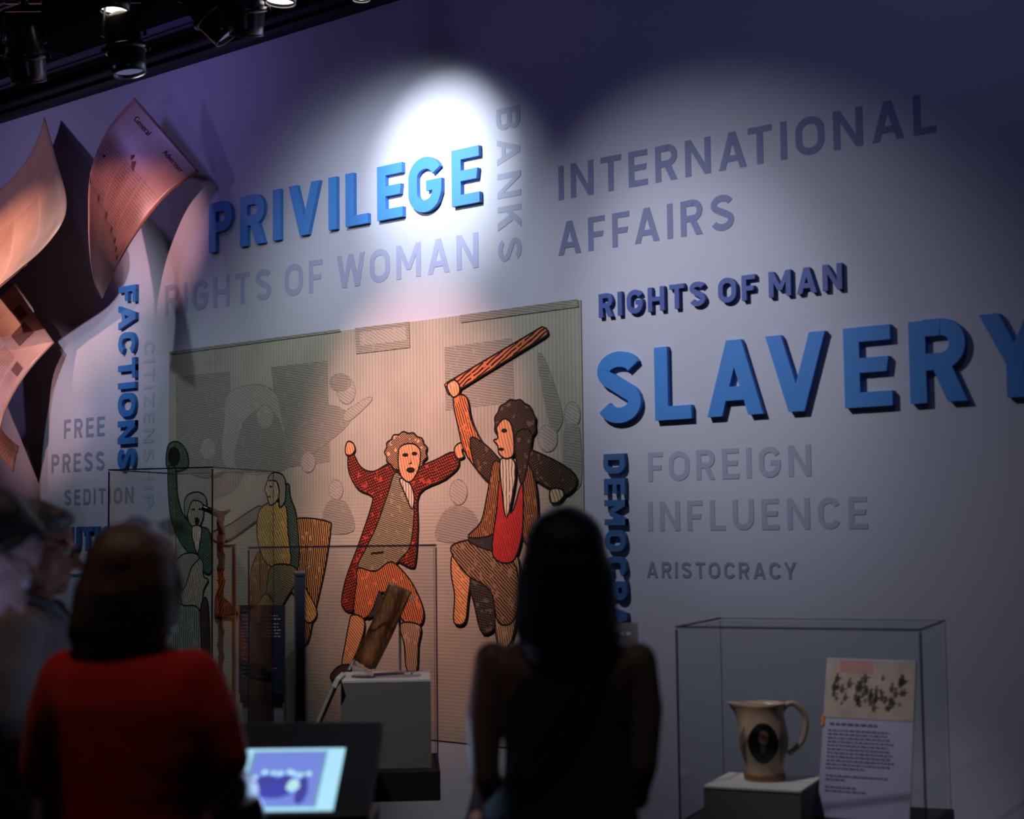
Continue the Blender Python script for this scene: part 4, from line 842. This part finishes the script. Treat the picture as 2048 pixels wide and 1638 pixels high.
for q in b.verts: q.co = rc.to_matrix() @ Vector((q.co.x, -.0056, q.co.z))
link('card_print', b, mat('card_ink_dark', (.34, .33, .44), .7), t)
link('card_stand', bx((0, .10, .10), (.10, .05, .20)), M_deck, t)

# low teal glass case and reader panel by the man, small caption behind the dark haired woman
t = thing('glass_barrier', 'low glass barrier with a teal top edge beyond the grey haired man', 'glass barrier', (-6.83, -1.03, 0), R(38))
link('glass_sheet', bx((0, 0, .91), (.52, .014, .98)), G_teal, t)
link('top_edge', bx((0, 0, 1.406), (.52, .02, .018), bevel=.003), mat('teal_edge', (.36, .62, .68), .15, spec=.8), t)
link('barrier_base', bx((0, 0, .21), (.54, .16, .42), bevel=.006), M_deck, t)
t = thing('reader_panel', 'slanted dark reader panel with a white loop mark, right of the grey haired man', 'reader panel', (-5.60, -1.93, 0), R(40))
rot = Euler((R(-52), 0, 0))
link('panel_board', bx((-.10, 0, 1.245), (.28, .012, .15), rot), mat('reader_grey', (.22, .21, .27), .5), t)
bm = bmesh.new(); tube(bm, [Vector((-.005, -.006, 1.245)) + rot.to_matrix() @ Vector((.023*math.cos(R(a)), -.009, .035*math.sin(R(a)))) for a in range(-100, 200, 20)], .004, 6); link('loop_mark', bm, mat('mark_white', (.85, .85, .82), .5), t)
link('panel_post', bx((-.10, .03, .61), (.06, .05, 1.22)), M_deck, t); link('post_foot', bx((-.10, .03, .012), (.3, .3, .024), bevel=.004), M_deck, t)
t = thing('caption_sign', 'small plum caption panel with white print beyond the dark haired woman', 'sign', (-3.16, -1.35, 0), R(35))
rot = Euler((R(-40), 0, 0)); c0 = Vector((-.08, 0, 1.235))
link('panel_board', bx(c0, (.20, .012, .13), rot), mat('caption_plum', (.34, .30, .40), .5), t)
b = bars([.13, .05, .06], 0, 0, .026, .013, random.Random(5))
for q in b.verts: q.co = c0 + rot.to_matrix() @ Vector((q.co.x-.055, -.0075, q.co.z+.012))
link('panel_print', b, mat('lettering_white', (.86, .85, .90), .6), t)
link('panel_post', bx((-.08, .04, .60), (.05, .04, 1.20)), M_deck, t); link('post_foot', bx((-.08, .04, .012), (.26, .26, .024), bevel=.004), M_deck, t)

# ------------------------------------------------------------------ touch screen kiosk
K = thing('touchscreen_kiosk', 'black slanted kiosk with a glowing blue screen in front of the red shirted woman', 'kiosk', (-3.005, -3.004, 0), R(40))
sl = math.atan2(.165, .43); rot = Euler((sl, 0, 0)); cK = Vector((0, -.005, 1.03))
M_kiosk = mat('kiosk_black', (.045, .04, .05), .45)
def onk(x, y, z): return cK + rot.to_matrix() @ Vector((x, y, z))
link('top_slab', bx(cK - rot.to_matrix() @ Vector((.03, 0, .025)), (.484, .465, .05), rot, .008), M_kiosk, K)
link('kiosk_body', bx((-.002, .045, .45), (.41, .30, .90), bevel=.006), mat('kiosk_side', (.10, .10, .13), .5), K)
def glow(name, col, st): return mat(name, col, .3, emit=(col, st))
def quad_on(z, pts):
    bm = bmesh.new(); bm.faces.new([bm.verts.new(onk(x, y, z)) for x, y in pts]); return bm
SX0, SX1, SY0, SY1 = -.215, .130, -.215, .085
scr = link('screen', quad_on(.0015, [(SX0, SY0), (SX1, SY0), (SX1, SY1), (SX0, SY1)]), glow('screen_pale', (.66, .87, .96), 1.0), K)
link('picture_frame', quad_on(.0022, [(-.098, -.20), (.088, -.20), (.088, .070), (-.098, .070)]), glow('screen_frame', (.48, .64, .78), .75), scr)
link('picture_sky', quad_on(.0028, [(-.088, -.19), (.078, -.19), (.078, .062), (-.088, .062)]), glow('screen_violet', (.47, .55, .90), .85), scr)
bm = bmesh.new()
def blobs(lst, z):
    bm = bmesh.new()
    for x, y, a, b_ in lst: bm.faces.new([bm.verts.new(onk(x+a*math.cos(2*math.pi*k/14)*(1+.12*math.sin(5*k)), y+b_*math.sin(2*math.pi*k/14), z)) for k in range(14)])
    return bm
link('picture_crowd', blobs([(-.045, -.10, .036, .050), (.0, -.095, .032, .045), (.045, -.12, .015, .07), (-.02, -.13, .04, .03)], .0034), glow('screen_indigo', (.29, .31, .68), .7), scr)
link('picture_heads', blobs([(-.055, -.036, .008, .012), (-.033, -.040, .007, .011), (-.016, -.043, .008, .012), (.006, -.036, .008, .012), (.018, -.045, .007, .011), (.034, -.052, .008, .013), (.053, -.046, .008, .012), (-.075, -.06, .006, .01), (-.07, -.16, .01, .014), (.022, -.10, .016, .03)], .004), glow('screen_light', (.70, .90, .92), .95), scr)
sl_ = bpy.data.lights.new('screen_glow_light', 'AREA'); sl_.shape = 'RECTANGLE'; sl_.size = .25; sl_.size_y = .28; sl_.energy = 2.2; sl_.color = (.42, .60, 1)
so = bpy.data.objects.new('screen_glow_light', sl_); COL.objects.link(so); so.parent = K; so.location = onk(0, -.06, .012); so.rotation_euler = (Euler((sl, 0, 0)).to_matrix() @ Euler((math.pi, 0, 0)).to_matrix()).to_euler()

# ------------------------------------------------------------------ people
def prim_mesh(prims):
    bm = bmesh.new()
    for p in prims:
        if p[0] == 'e':
            _, c, r = p[:3]; rot = p[3] if len(p) > 3 else Euler()
            q = bmesh.ops.create_uvsphere(bm, u_segments=20, v_segments=12, radius=1)
            M = Matrix.Translation(Vector(c)) @ rot.to_matrix().to_4x4() @ Matrix.Diagonal((*r, 1))
            for v in q['verts']: v.co = M @ v.co
        elif p[0] == 'c':
            pts, rads = p[1], p[2]
            tube(bm, pts, list(rads), 14)
            for c, r in ((pts[0], rads[0]), (pts[-1], rads[-1])):
                q = bmesh.ops.create_uvsphere(bm, u_segments=14, v_segments=8, radius=r)
                for v in q['verts']: v.co += Vector(c)
        elif p[0] == 'l':
            n = 24; rings = []
            for cx, cy, cz, rx, ry in p[1]:
                rings.append([bm.verts.new((cx+rx*math.copysign(abs(math.cos(a))**.85, math.cos(a)), cy+ry*math.copysign(abs(math.sin(a))**.85, math.sin(a)), cz)) for a in (2*math.pi*k/n for k in range(n))])
            for a, b in zip(rings, rings[1:]):
                for k in range(n): bm.faces.new((a[k], a[(k+1) % n], b[(k+1) % n], b[k]))
            bm.faces.new(rings[0][::-1]); bm.faces.new(rings[-1])
    bmesh.ops.recalc_face_normals(bm, faces=bm.faces)
    return bm
def skin(name, prims, material, parent, voxel=.008, smooth=6, label=None):
    o = link(name, prim_mesh(prims), material, parent, True, label=label)
    a = o.modifiers.new('r', 'REMESH'); a.mode = 'VOXEL'; a.voxel_size = voxel; a.use_smooth_shade = True
    b = o.modifiers.new('s', 'SMOOTH'); b.factor = .5; b.iterations = smooth
    bpy.context.view_layer.update()
    me = bpy.data.meshes.new_from_object(o.evaluated_get(bpy.context.evaluated_depsgraph_get()))
    o.modifiers.clear(); old = o.data; o.data = me; bpy.data.meshes.remove(old)
    for p in me.polygons: p.use_smooth = True
    return o
def xf(prims, M):
    out = []
    q = M.to_quaternion()
    for p in prims:
        if p[0] == 'e': out.append(('e', M @ Vector(p[1]), p[2], (q.to_matrix() @ (p[3] if len(p) > 3 else Euler()).to_matrix()).to_euler()))
        elif p[0] == 'c': out.append(('c', [M @ Vector(v) for v in p[1]], p[2]))
    return out
def head_prims(M, male=False):
    j = 1.08 if male else 1.0
    return xf([('e', (0, -.012, .035), (.074, .096, .085)), ('e', (0, .03, -.02), (.063*j, .062, .085)), ('c', [(.045*j, .0, -.055), (0, .07, -.094)], (.024*j, .019)), ('c', [(-.045*j, .0, -.055), (0, .07, -.094)], (.024*j, .019)),
        ('e', (0, .078, -.092), (.022*j, .017, .017)), ('c', [(0, .088, .012), (0, .104, -.012), (0, .116, -.030)], (.009, .011, .0125)), ('e', (.011, .1, -.033), (.009, .009, .007)), ('e', (-.011, .1, -.033), (.009, .009, .007)),
        ('e', (.03, .074, .024), (.026, .016, .010)), ('e', (-.03, .074, .024), (.026, .016, .010)), ('e', (0, .0875, -.056), (.022, .010, .006)), ('e', (0, .0855, -.068), (.02, .010, .007)),
        ('e', (.078, -.005, -.008), (.010, .020, .033), Euler((R(-10), 0, R(20)))), ('e', (-.078, -.005, -.008), (.010, .020, .033), Euler((R(-10), 0, R(-20)))),
        ('c', [(0, -.02, -.05), (0, -.035, -.15)], (.055*j, .058*j))], M)
def hand_prims(wr, d, nrm, side, curl=35):
    """wr wrist, d finger direction, nrm palm normal, side +1 right hand"""
    d = Vector(d).normalized(); nrm = (Vector(nrm)-d*Vector(nrm).dot(d)).normalized(); s = d.cross(nrm)*side; wr = Vector(wr)
    q = Matrix((s, d, nrm)).transposed().to_euler(); out = [('e', wr+d*.045, (.038, .05, .016), q)]
    for k, (off, ln) in enumerate(((-.028, .068), (-.0095, .077), (.0095, .072), (.027, .056))):
        b = wr+d*.082+s*off; pts = [b]; a = 0
        for sg in (.45, .32, .23):
            a += R(curl); pts.append(pts[-1]+(d*math.cos(a)+nrm*math.sin(a))*ln*sg)
        out.append(('c', pts, (.0092, .0088, .0082, .0072)))
    tb = wr+d*.03-s*.032
    out.append(('c', [tb, tb-s*.022+d*.022+nrm*.01, tb-s*.03+d*.05+nrm*.018], (.012, .0105, .0085)))
    return out
def limb(pts, rads): return ('c', [Vector(p) for p in pts], rads)
def legs(parent, h, trouser, shoe, wide=1.):
    hip = h*.52
    skin('trousers', [('l', [(0, 0, hip-.10, .15*wide, .11), (0, 0, hip, .17*wide, .12), (0, 0, hip+.10, .155*wide, .11)])] + [limb([(s*.085, 0, hip-.02), (s*.09, .015, h*.28), (s*.095, -.005, .07)], (.095*wide, .075, .062)) for s in (-1, 1)], trouser, parent, .012, 6)
    for s in (-1, 1):
        skin('shoe', [('e', (s*.095, .05, .04), (.045, .125, .038)), ('e', (s*.095, -.04, .05), (.038, .05, .045)), limb([(s*.095, -.03, .06), (s*.095, -.02, .10)], (.04, .04))], shoe, parent, .008, 4)
def cloth(name, col, rough=.85, var=.12, bump=.35): return mat(name, col, rough, bump=bump, bscale=22, var=var, vscale=9, spec=.15, sheen=.1)
def hairmat(name, col, var=.45): return mat(name, col, .42, bump=.7, bscale=38, var=var, vscale=26, stretch=(3.2, 3.2, .35), spec=.5)
M_skin = mat('skin', (.66, .46, .38), .5, var=.06, vscale=20, spec=.35); M_skin2 = mat('skin_tan', (.60, .40, .32), .5, var=.06, vscale=20, spec=.35); M_skin3 = mat('skin_pale', (.74, .58, .50), .5, var=.06, vscale=20)
M_eye = mat('eye_white', (.75, .72, .70), .2); M_shoe = mat('shoe_dark', (.10, .09, .09), .5); M_frame = mat('spectacle_frame', (.06, .05, .06), .3)
M_tint = glass_mat('tinted_lens', (.45, .42, .55), .3); M_lens = glass_mat('clear_lens', (.92, .93, .95), .2)
def eyes(M, parent):
    for s in (-1, 1):
        bm = bmesh.new(); bmesh.ops.create_uvsphere(bm, u_segments=14, v_segments=10, radius=.0125)
        bmesh.ops.translate(bm, vec=(M @ Vector((s*.030, .0775, .008))), verts=bm.verts); link('eye', bm, M_eye, parent, True)
def spectacles(M, parent, lens, name='spectacles', half=False):
    bm = bmesh.new()
    for s in (-1, 1):
        ring = [M @ Vector((s*.033+.024*math.cos(a), .098, .006+.018*math.sin(a))) for a in (2*math.pi*k/20 for k in range(21))]
        tube(bm, ring, .0014, 6, cap=False)
        tube(bm, [M @ Vector((s*.057, .097, .010)), M @ Vector((s*.079, .07, .012)), M @ Vector((s*.083, .0, .010)), M @ Vector((s*.082, -.018, -.006))], .0022, 6)
    tube(bm, [M @ Vector((-.009, .099, .008)), M @ Vector((0, .103, .012)), M @ Vector((.009, .099, .008))], .0015, 6)
    o = link(name, bm, M_frame, parent)
    for s in (-1, 1):
        bm = bmesh.new(); bm.faces.new([bm.verts.new(M @ Vector((s*.033+.023*math.cos(2*math.pi*k/20), .0985, .006+.017*math.sin(2*math.pi*k/20)))) for k in range(20)]); link('lens', bm, lens, o)
    return o
FW = 40.0     # facing straight away from the photographer

# woman in the red shirt, seen from behind
p = thing('person', 'person in a red short sleeved shirt with brown bobbed hair, seen from behind', 'person', (-2.926, -3.538, 0), R(FW-6))
Mh = Matrix.Translation((.0, .02, 1.497)) @ Euler((R(-6), R(4), R(-8))).to_matrix().to_4x4()
bd = head_prims(Mh) + [('l', [(0, 0, .80, .15, .10), (0, 0, 1.0, .14, .095), (0, 0, 1.2, .15, .095), (0, -.01, 1.29, .13, .075), (0, -.015, 1.345, .065, .05), (0, -.01, 1.40, .055, .055)]),
    limb([(-.145, -.01, 1.275), (-.180, -.01, 1.10), (-.175, .10, .98)], (.04, .043, .038)), limb([(-.175, .10, .98), (-.10, .26, 1.02)], (.038, .027)),
    limb([(.150, -.01, 1.275), (.200, .0, 1.13), (.213, .03, 1.045)], (.04, .043, .041)), limb([(.215, .03, 1.045), (.205, .17, 1.02), (.15, .27, 1.035)], (.042, .036, .027))]
bd += hand_prims((-.10, .26, 1.02), (.7, .6, .1), (.3, -.3, -1), -1) + hand_prims((.15, .27, 1.035), (-.7, .5, .05), (-.2, -.3, -1), 1)
bd += [limb([(s*.085, 0, .82), (s*.09, .01, .45), (s*.095, -.005, .06)], (.08, .06, .045)) for s in (-1, 1)]
skin('body', bd, M_skin, p, .007, 4); eyes(Mh, p)
M_red = cloth('shirt_red', (.66, .10, .07), .9, .10)
skin('red_shirt', [('l', [(-.005, 0, .74, .200, .145), (-.005, 0, .80, .200, .142), (-.005, 0, .92, .182, .132), (-.005, 0, 1.02, .180, .13), (0, 0, 1.14, .192, .132), (0, -.005, 1.24, .188, .125), (0, -.012, 1.30, .170, .10), (0, -.018, 1.345, .112, .075), (0, -.016, 1.372, .068, .062)]),
    limb([(-.135, -.01, 1.285), (-.165, -.01, 1.20), (-.180, -.008, 1.09)], (.070, .070, .066)), limb([(.140, -.01, 1.285), (.180, -.008, 1.20), (.205, .0, 1.115)], (.070, .068, .060))], M_red, p, .009, 8)
hm = hairmat('hair_brown', (.33, .23, .16))
hp = [('e', (0, -.01, 1.542), (.092, .112, .088)), ('l', [(-.026, -.035, 1.345, .086, .045), (-.020, -.035, 1.365, .100, .066), (-.012, -.03, 1.40, .113, .082), (-.006, -.025, 1.45, .110, .092), (-.002, -.02, 1.50, .103, .100), (.0, -.012, 1.56, .090, .10), (.002, -.005, 1.605, .062, .075)])]
for k in range(15):
    a = R(180+12.8*k); x0, y0 = .07*math.cos(a), .07*math.sin(a)-.02
    hp.append(limb([(x0*.8, y0*.8, 1.59), (x0*1.30-.005, y0*1.15, 1.48), (x0*1.40-.016, y0*1.02, 1.385), (x0*1.22-.02, y0*.9-.002, 1.335+.012*math.sin(k*1.9))], (.018, .022, .020, .008)))
for s in (-1, 1): hp.append(limb([(s*.062, .03, 1.58), (s*.088, .03, 1.49), (s*.086, .015, 1.40)], (.02, .022, .014)))
skin('bobbed_hair', hp, hm, p, .007, 3)
Mg = Mh @ Matrix.Translation((0, -.012, .072)) @ Euler((R(34), 0, 0)).to_matrix().to_4x4() @ Matrix.Diagonal((1.26, 1.0, 1.1, 1))
spectacles(Mg, p, M_tint, 'sunglasses')
legs(p, 1.60, cloth('trousers_dark', (.13, .13, .17)), M_shoe, 1.1)
bag = thing('handbag', 'dark handbag held at the red shirted woman\'s right elbow', 'bag', tuple(p.matrix_basis @ Vector((.175, .20, .90))), R(FW-6))
skin('bag_body', [('e', (0, 0, .055), (.075, .045, .075)), ('e', (0, 0, .03), (.08, .05, .04))], mat('bag_black', (.05, .05, .07), .35), bag, .007, 4)
bm = bmesh.new(); tube(bm, catmull([(-.05, 0, .10), (-.03, .0, .155), (.015, 0, .165), (.05, 0, .10)], 5), .006, 8); link('bag_handle', bm, mat('bag_strap', (.12, .11, .16), .3), bag, True)

# woman with long dark hair, seen from behind
p = thing('person', 'person with long dark hair and a diagonal bag strap, a dark silhouette from behind', 'person', (-2.239, -2.866, 0), R(FW-2))
Mh = Matrix.Translation((.0, .01, 1.527)) @ Euler((R(-4), 0, 0)).to_matrix().to_4x4()
bd = head_prims(Mh) + [('l', [(0, 0, .82, .15, .10), (0, 0, 1.0, .125, .085), (0, 0, 1.08, .125, .085), (0, 0, 1.22, .150, .095), (0, -.01, 1.30, .165, .085), (0, -.012, 1.345, .13, .065), (0, -.012, 1.375, .075, .055), (0, -.01, 1.42, .05, .052)]),
    limb([(-.165, -.01, 1.312), (-.186, -.012, 1.19), (-.186, -.015, 1.06), (-.165, .03, .98)], (.043, .040, .034, .031)), limb([(-.165, .03, .98), (-.10, .21, 1.0)], (.031, .023)),
    limb([(.158, -.01, 1.308), (.174, -.012, 1.20), (.165, -.01, 1.08), (.145, .03, 1.005)], (.043, .038, .034, .032)), limb([(.150, .03, 1.005), (.08, .20, 1.03)], (.032, .023))]
bd += hand_prims((-.10, .21, 1.0), (.8, .5, .1), (.2, -.4, -1), -1, 40) + hand_prims((.08, .20, 1.03), (-.8, .4, .1), (-.2, -.4, -1), 1, 40)
bd += [limb([(s*.085, 0, .82), (s*.09, .01, .45), (s*.095, -.005, .06)], (.075, .055, .042)) for s in (-1, 1)]
skin('body', bd, M_skin2, p, .007, 4); eyes(Mh, p)
M_top = cloth('top_teal', (.17, .21, .22), .9, .15, .6)
tp = [('l', [(0, 0, .72, .185, .14), (0, 0, .85, .172, .13), (0, 0, 1.0, .150, .112), (0, 0, 1.10, .142, .105), (0, 0, 1.20, .148, .108), (0, -.005, 1.27, .140, .10), (0, -.01, 1.32, .118, .085), (0, -.012, 1.352, .085, .066)])]
for k in range(9): tp.append(limb([(-.11+.028*k, -.085, 1.12), (-.13+.033*k, -.118-.006*math.sin(k*2), .92), (-.15+.037*k, -.13+.01*math.sin(k*2.3), .74)], (.012, .02, .026)))
skin('sleeveless_top', tp, M_top, p, .009, 6)
hp = [('e', (0, -.012, 1.562), (.092, .112, .094)), ('l', [(.012, -.085, 1.27, .050, .024), (.008, -.082, 1.31, .092, .036), (.004, -.07, 1.355, .110, .060), (0, -.05, 1.41, .106, .080), (0, -.035, 1.47, .100, .094), (0, -.022, 1.53, .096, .106), (0, -.012, 1.59, .084, .098), (0, -.008, 1.63, .055, .065)])]
for k in range(17):
    a = R(172+12.3*k); x0, y0 = .07*math.cos(a), .07*math.sin(a)-.02
    hp.append(limb([(x0*.85, y0*.9, 1.60), (x0*1.28, y0*1.15, 1.50), (x0*1.40, y0*.95-.015, 1.39), (x0*1.38+.008, y0*.55-.05, 1.325+.016*math.sin(k*2.1))], (.018, .02, .02, .008)))
skin('long_hair', hp, hairmat('hair_black', (.06, .045, .04)), p, .007, 3)
legs(p, 1.62, cloth('skirt_dark', (.12, .12, .14)), M_shoe)
bm = bmesh.new(); front = [(.092, .06, 1.37), (.0, .135, 1.20), (-.13, .10, 1.03), (-.19, .0, .96)]
back = [(.092, .06, 1.37), (.098, -.045, 1.372), (.07, -.095, 1.32), (.02, -.128, 1.23), (-.06, -.13, 1.12), (-.13, -.108, 1.03), (-.19, 0, .96)]
def strap(bm, pts, wd):
    pts = catmull(pts, 6); rows = []
    for i, q in enumerate(pts):
        d = (pts[min(i+1, len(pts)-1)]-pts[max(i-1, 0)]).normalized(); n = Vector((q.x*.6, q.y, .25 if q.z > 1.33 else 0)); n = (n-d*n.dot(d)).normalized(); s = d.cross(n)
        rows.append([bm.verts.new(q+s*a+n*b_) for a, b_ in ((-wd, 0), (wd, 0), (wd, .006), (-wd, .006))])
    for a, b_ in zip(rows, rows[1:]):
        for k in range(4): bm.faces.new((a[k], a[(k+1) % 4], b_[(k+1) % 4], b_[k]))
bagb = thing('shoulder_bag', 'black shoulder bag hanging at the dark haired woman\'s left hip', 'bag', tuple(p.matrix_basis @ Vector((-.205, .0, .83))), R(FW-2))
inv = Matrix.Translation((.205, 0, -.83))
strap(bm, back, .024); strap(bm, front, .024); bmesh.ops.transform(bm, matrix=inv, verts=bm.verts); link('bag_strap', bm, mat('strap_black', (.035, .035, .04), .6), bagb)
skin('bag_body', [('l', [(.0, 0, .0, .035, .10), (0, 0, .05, .04, .115), (0, 0, .11, .035, .10), (0, 0, .14, .02, .06)])], mat('bag_black', (.05, .05, .07), .35), bagb, .007, 4)

# grey haired man in profile
p = thing('person', 'person with short grey hair and glasses in a grey button shirt, in profile', 'person', (-3.742, -3.248, 0), R(45-90))
Mh = Matrix.Translation((.0, .01, 1.567)) @ Euler((R(-9), 0, 0)).to_matrix().to_4x4()
bd = head_prims(Mh, True) + [('l', [(0, 0, .85, .16, .12), (0, .01, 1.05, .165, .14), (0, 0, 1.22, .165, .115), (0, -.01, 1.33, .14, .075), (0, -.012, 1.39, .075, .06), (0, -.01, 1.46, .06, .06)]),
    limb([(-.160, -.01, 1.325), (-.232, -.01, 1.12), (-.23, .04, 1.06)], (.042, .045, .042)), limb([(-.23, .04, 1.06), (-.08, .22, 1.08)], (.042, .029)),
    limb([(.160, -.01, 1.325), (.238, -.015, 1.17), (.24, -.01, 1.13)], (.042, .046, .045)), limb([(.24, -.01, 1.13), (.16, .14, 1.16), (.08, .20, 1.17)], (.045, .038, .03))]
bd += hand_prims((-.08, .22, 1.08), (.8, .3, .1), (.3, -.6, -.4), -1, 38) + hand_prims((.08, .20, 1.17), (-.8, .2, .1), (-.3, -.6, -.4), 1, 38)
bd += [limb([(s*.09, 0, .86), (s*.095, .01, .48), (s*.095, -.005, .06)], (.08, .06, .045)) for s in (-1, 1)]
skin('body', bd, M_skin2, p, .007, 3); eyes(Mh, p)
M_grey = cloth('shirt_grey', (.46, .44, .45), .9, .10)
sh = skin('grey_shirt', [('l', [(0, .01, .80, .20, .165), (0, .015, .95, .20, .175), (0, .015, 1.10, .198, .165), (0, .005, 1.25, .20, .142), (0, -.008, 1.345, .19, .105), (0, -.014, 1.395, .125, .082), (0, -.012, 1.425, .072, .072)]),
    limb([(-.17, -.01, 1.345), (-.222, -.01, 1.23), (-.238, -.008, 1.13)], (.072, .074, .070)), limb([(.17, -.01, 1.345), (.225, -.012, 1.24), (.245, -.015, 1.16)], (.072, .074, .068))], M_grey, p, .009, 7)
skin('shirt_collar', [limb([(s*.05, -.055, 1.455), (s*.068, .0, 1.44), (s*.05, .062, 1.415), (s*.02, .085, 1.385)], (.012, .012, .012, .009)) for s in (-1, 1)] + [limb([(-.05, -.055, 1.455), (0, -.072, 1.46), (.05, -.055, 1.455)], (.012, .012, .012))], M_grey, p, .006, 3)
bm = bmesh.new()
for z in (1.34, 1.26, 1.18, 1.10): lathe(bm, [(0, 0), (.005, 0), (.005, .003), (0, .003)], 10, (0, 1, 0), (0, .12+.043*(1.36-z)/.16, z))
link('shirt_button', bm, mat('button_pale', (.7, .68, .66), .4), p)
hp = xf([('e', (0, -.022, .052), (.079, .099, .080)), ('e', (0, -.045, .01), (.077, .075, .075)), limb([(.076, .03, .045), (.078, .015, .0), (.076, .01, -.02)], (.008, .007, .005)), limb([(-.076, .03, .045), (-.078, .015, .0), (-.076, .01, -.02)], (.008, .007, .005)), ('e', (0, .045, .092), (.055, .038, .026))], Mh)
skin('short_hair', hp, hairmat('hair_grey', (.42, .40, .39), .3), p, .006, 2)
spectacles(Mh, p, M_lens)
legs(p, 1.68, cloth('trousers_tan', (.40, .34, .28)), M_shoe, 1.1)

# head leaning in at the left edge
p = thing('person', 'person leaning in at the left picture edge, blue lit face with glasses', 'person', (-3.07, -4.232, 0), R(74-90))
Mh = Matrix.Translation((.0, .385, 1.555)) @ Euler((R(-44), R(0), R(0))).to_matrix().to_4x4()
bd = head_prims(Mh) + [('c', [Mh @ Vector((0, -.03, -.10)), Vector((0, .22, 1.40))], (.056, .062)),
    ('l', [(0, -.04, .88, .16, .115), (0, -.02, 1.02, .15, .11), (0, .05, 1.18, .155, .105), (0, .13, 1.30, .145, .075), (0, .18, 1.36, .085, .06)]),
    limb([(-.155, .12, 1.30), (-.225, .16, 1.10), (-.19, .32, 1.0)], (.04, .042, .03)), limb([(.155, .12, 1.30), (.225, .15, 1.10), (.19, .32, 1.0)], (.04, .042, .03))]
bd += hand_prims((-.19, .32, 1.0), (.5, .8, 0), (.3, 0, -1), -1) + hand_prims((.19, .32, 1.0), (-.5, .8, 0), (-.3, 0, -1), 1)
bd += [limb([(s*.085, -.04, .9), (s*.09, .0, .48), (s*.095, -.005, .06)], (.08, .06, .045)) for s in (-1, 1)]
skin('body', bd, M_skin3, p, .007, 3); eyes(Mh, p)
skin('dark_jumper', [('l', [(0, -.04, .84, .19, .14), (0, -.02, 1.02, .18, .14), (0, .05, 1.18, .19, .14), (0, .13, 1.315, .185, .11), (0, .185, 1.375, .12, .085), (0, .20, 1.40, .075, .07)]), limb([(-.17, .12, 1.32), (-.228, .16, 1.10), (-.20, .28, 1.02)], (.07, .062, .045)), limb([(.17, .12, 1.32), (.228, .15, 1.10), (.20, .28, 1.02)], (.07, .062, .045))], cloth('jumper_dark', (.14, .14, .20)), p, .01, 7)
hp = xf([('e', (0, -.040, .052), (.082, .092, .082)), ('e', (0, -.060, -.01), (.082, .066, .085)), ('e', (0, .012, .098), (.058, .045, .024)), limb([(.076, .0, .05), (.080, -.015, .0)], (.010, .010)), limb([(-.076, .0, .05), (-.080, -.015, .0)], (.010, .010))], Mh)
skin('swept_hair', hp, hairmat('hair_dark_brown', (.16, .13, .12)), p, .007, 2)
spectacles(Mh, p, M_lens)
legs(p, 1.66, cloth('trousers_navy', (.12, .12, .18)), M_shoe)
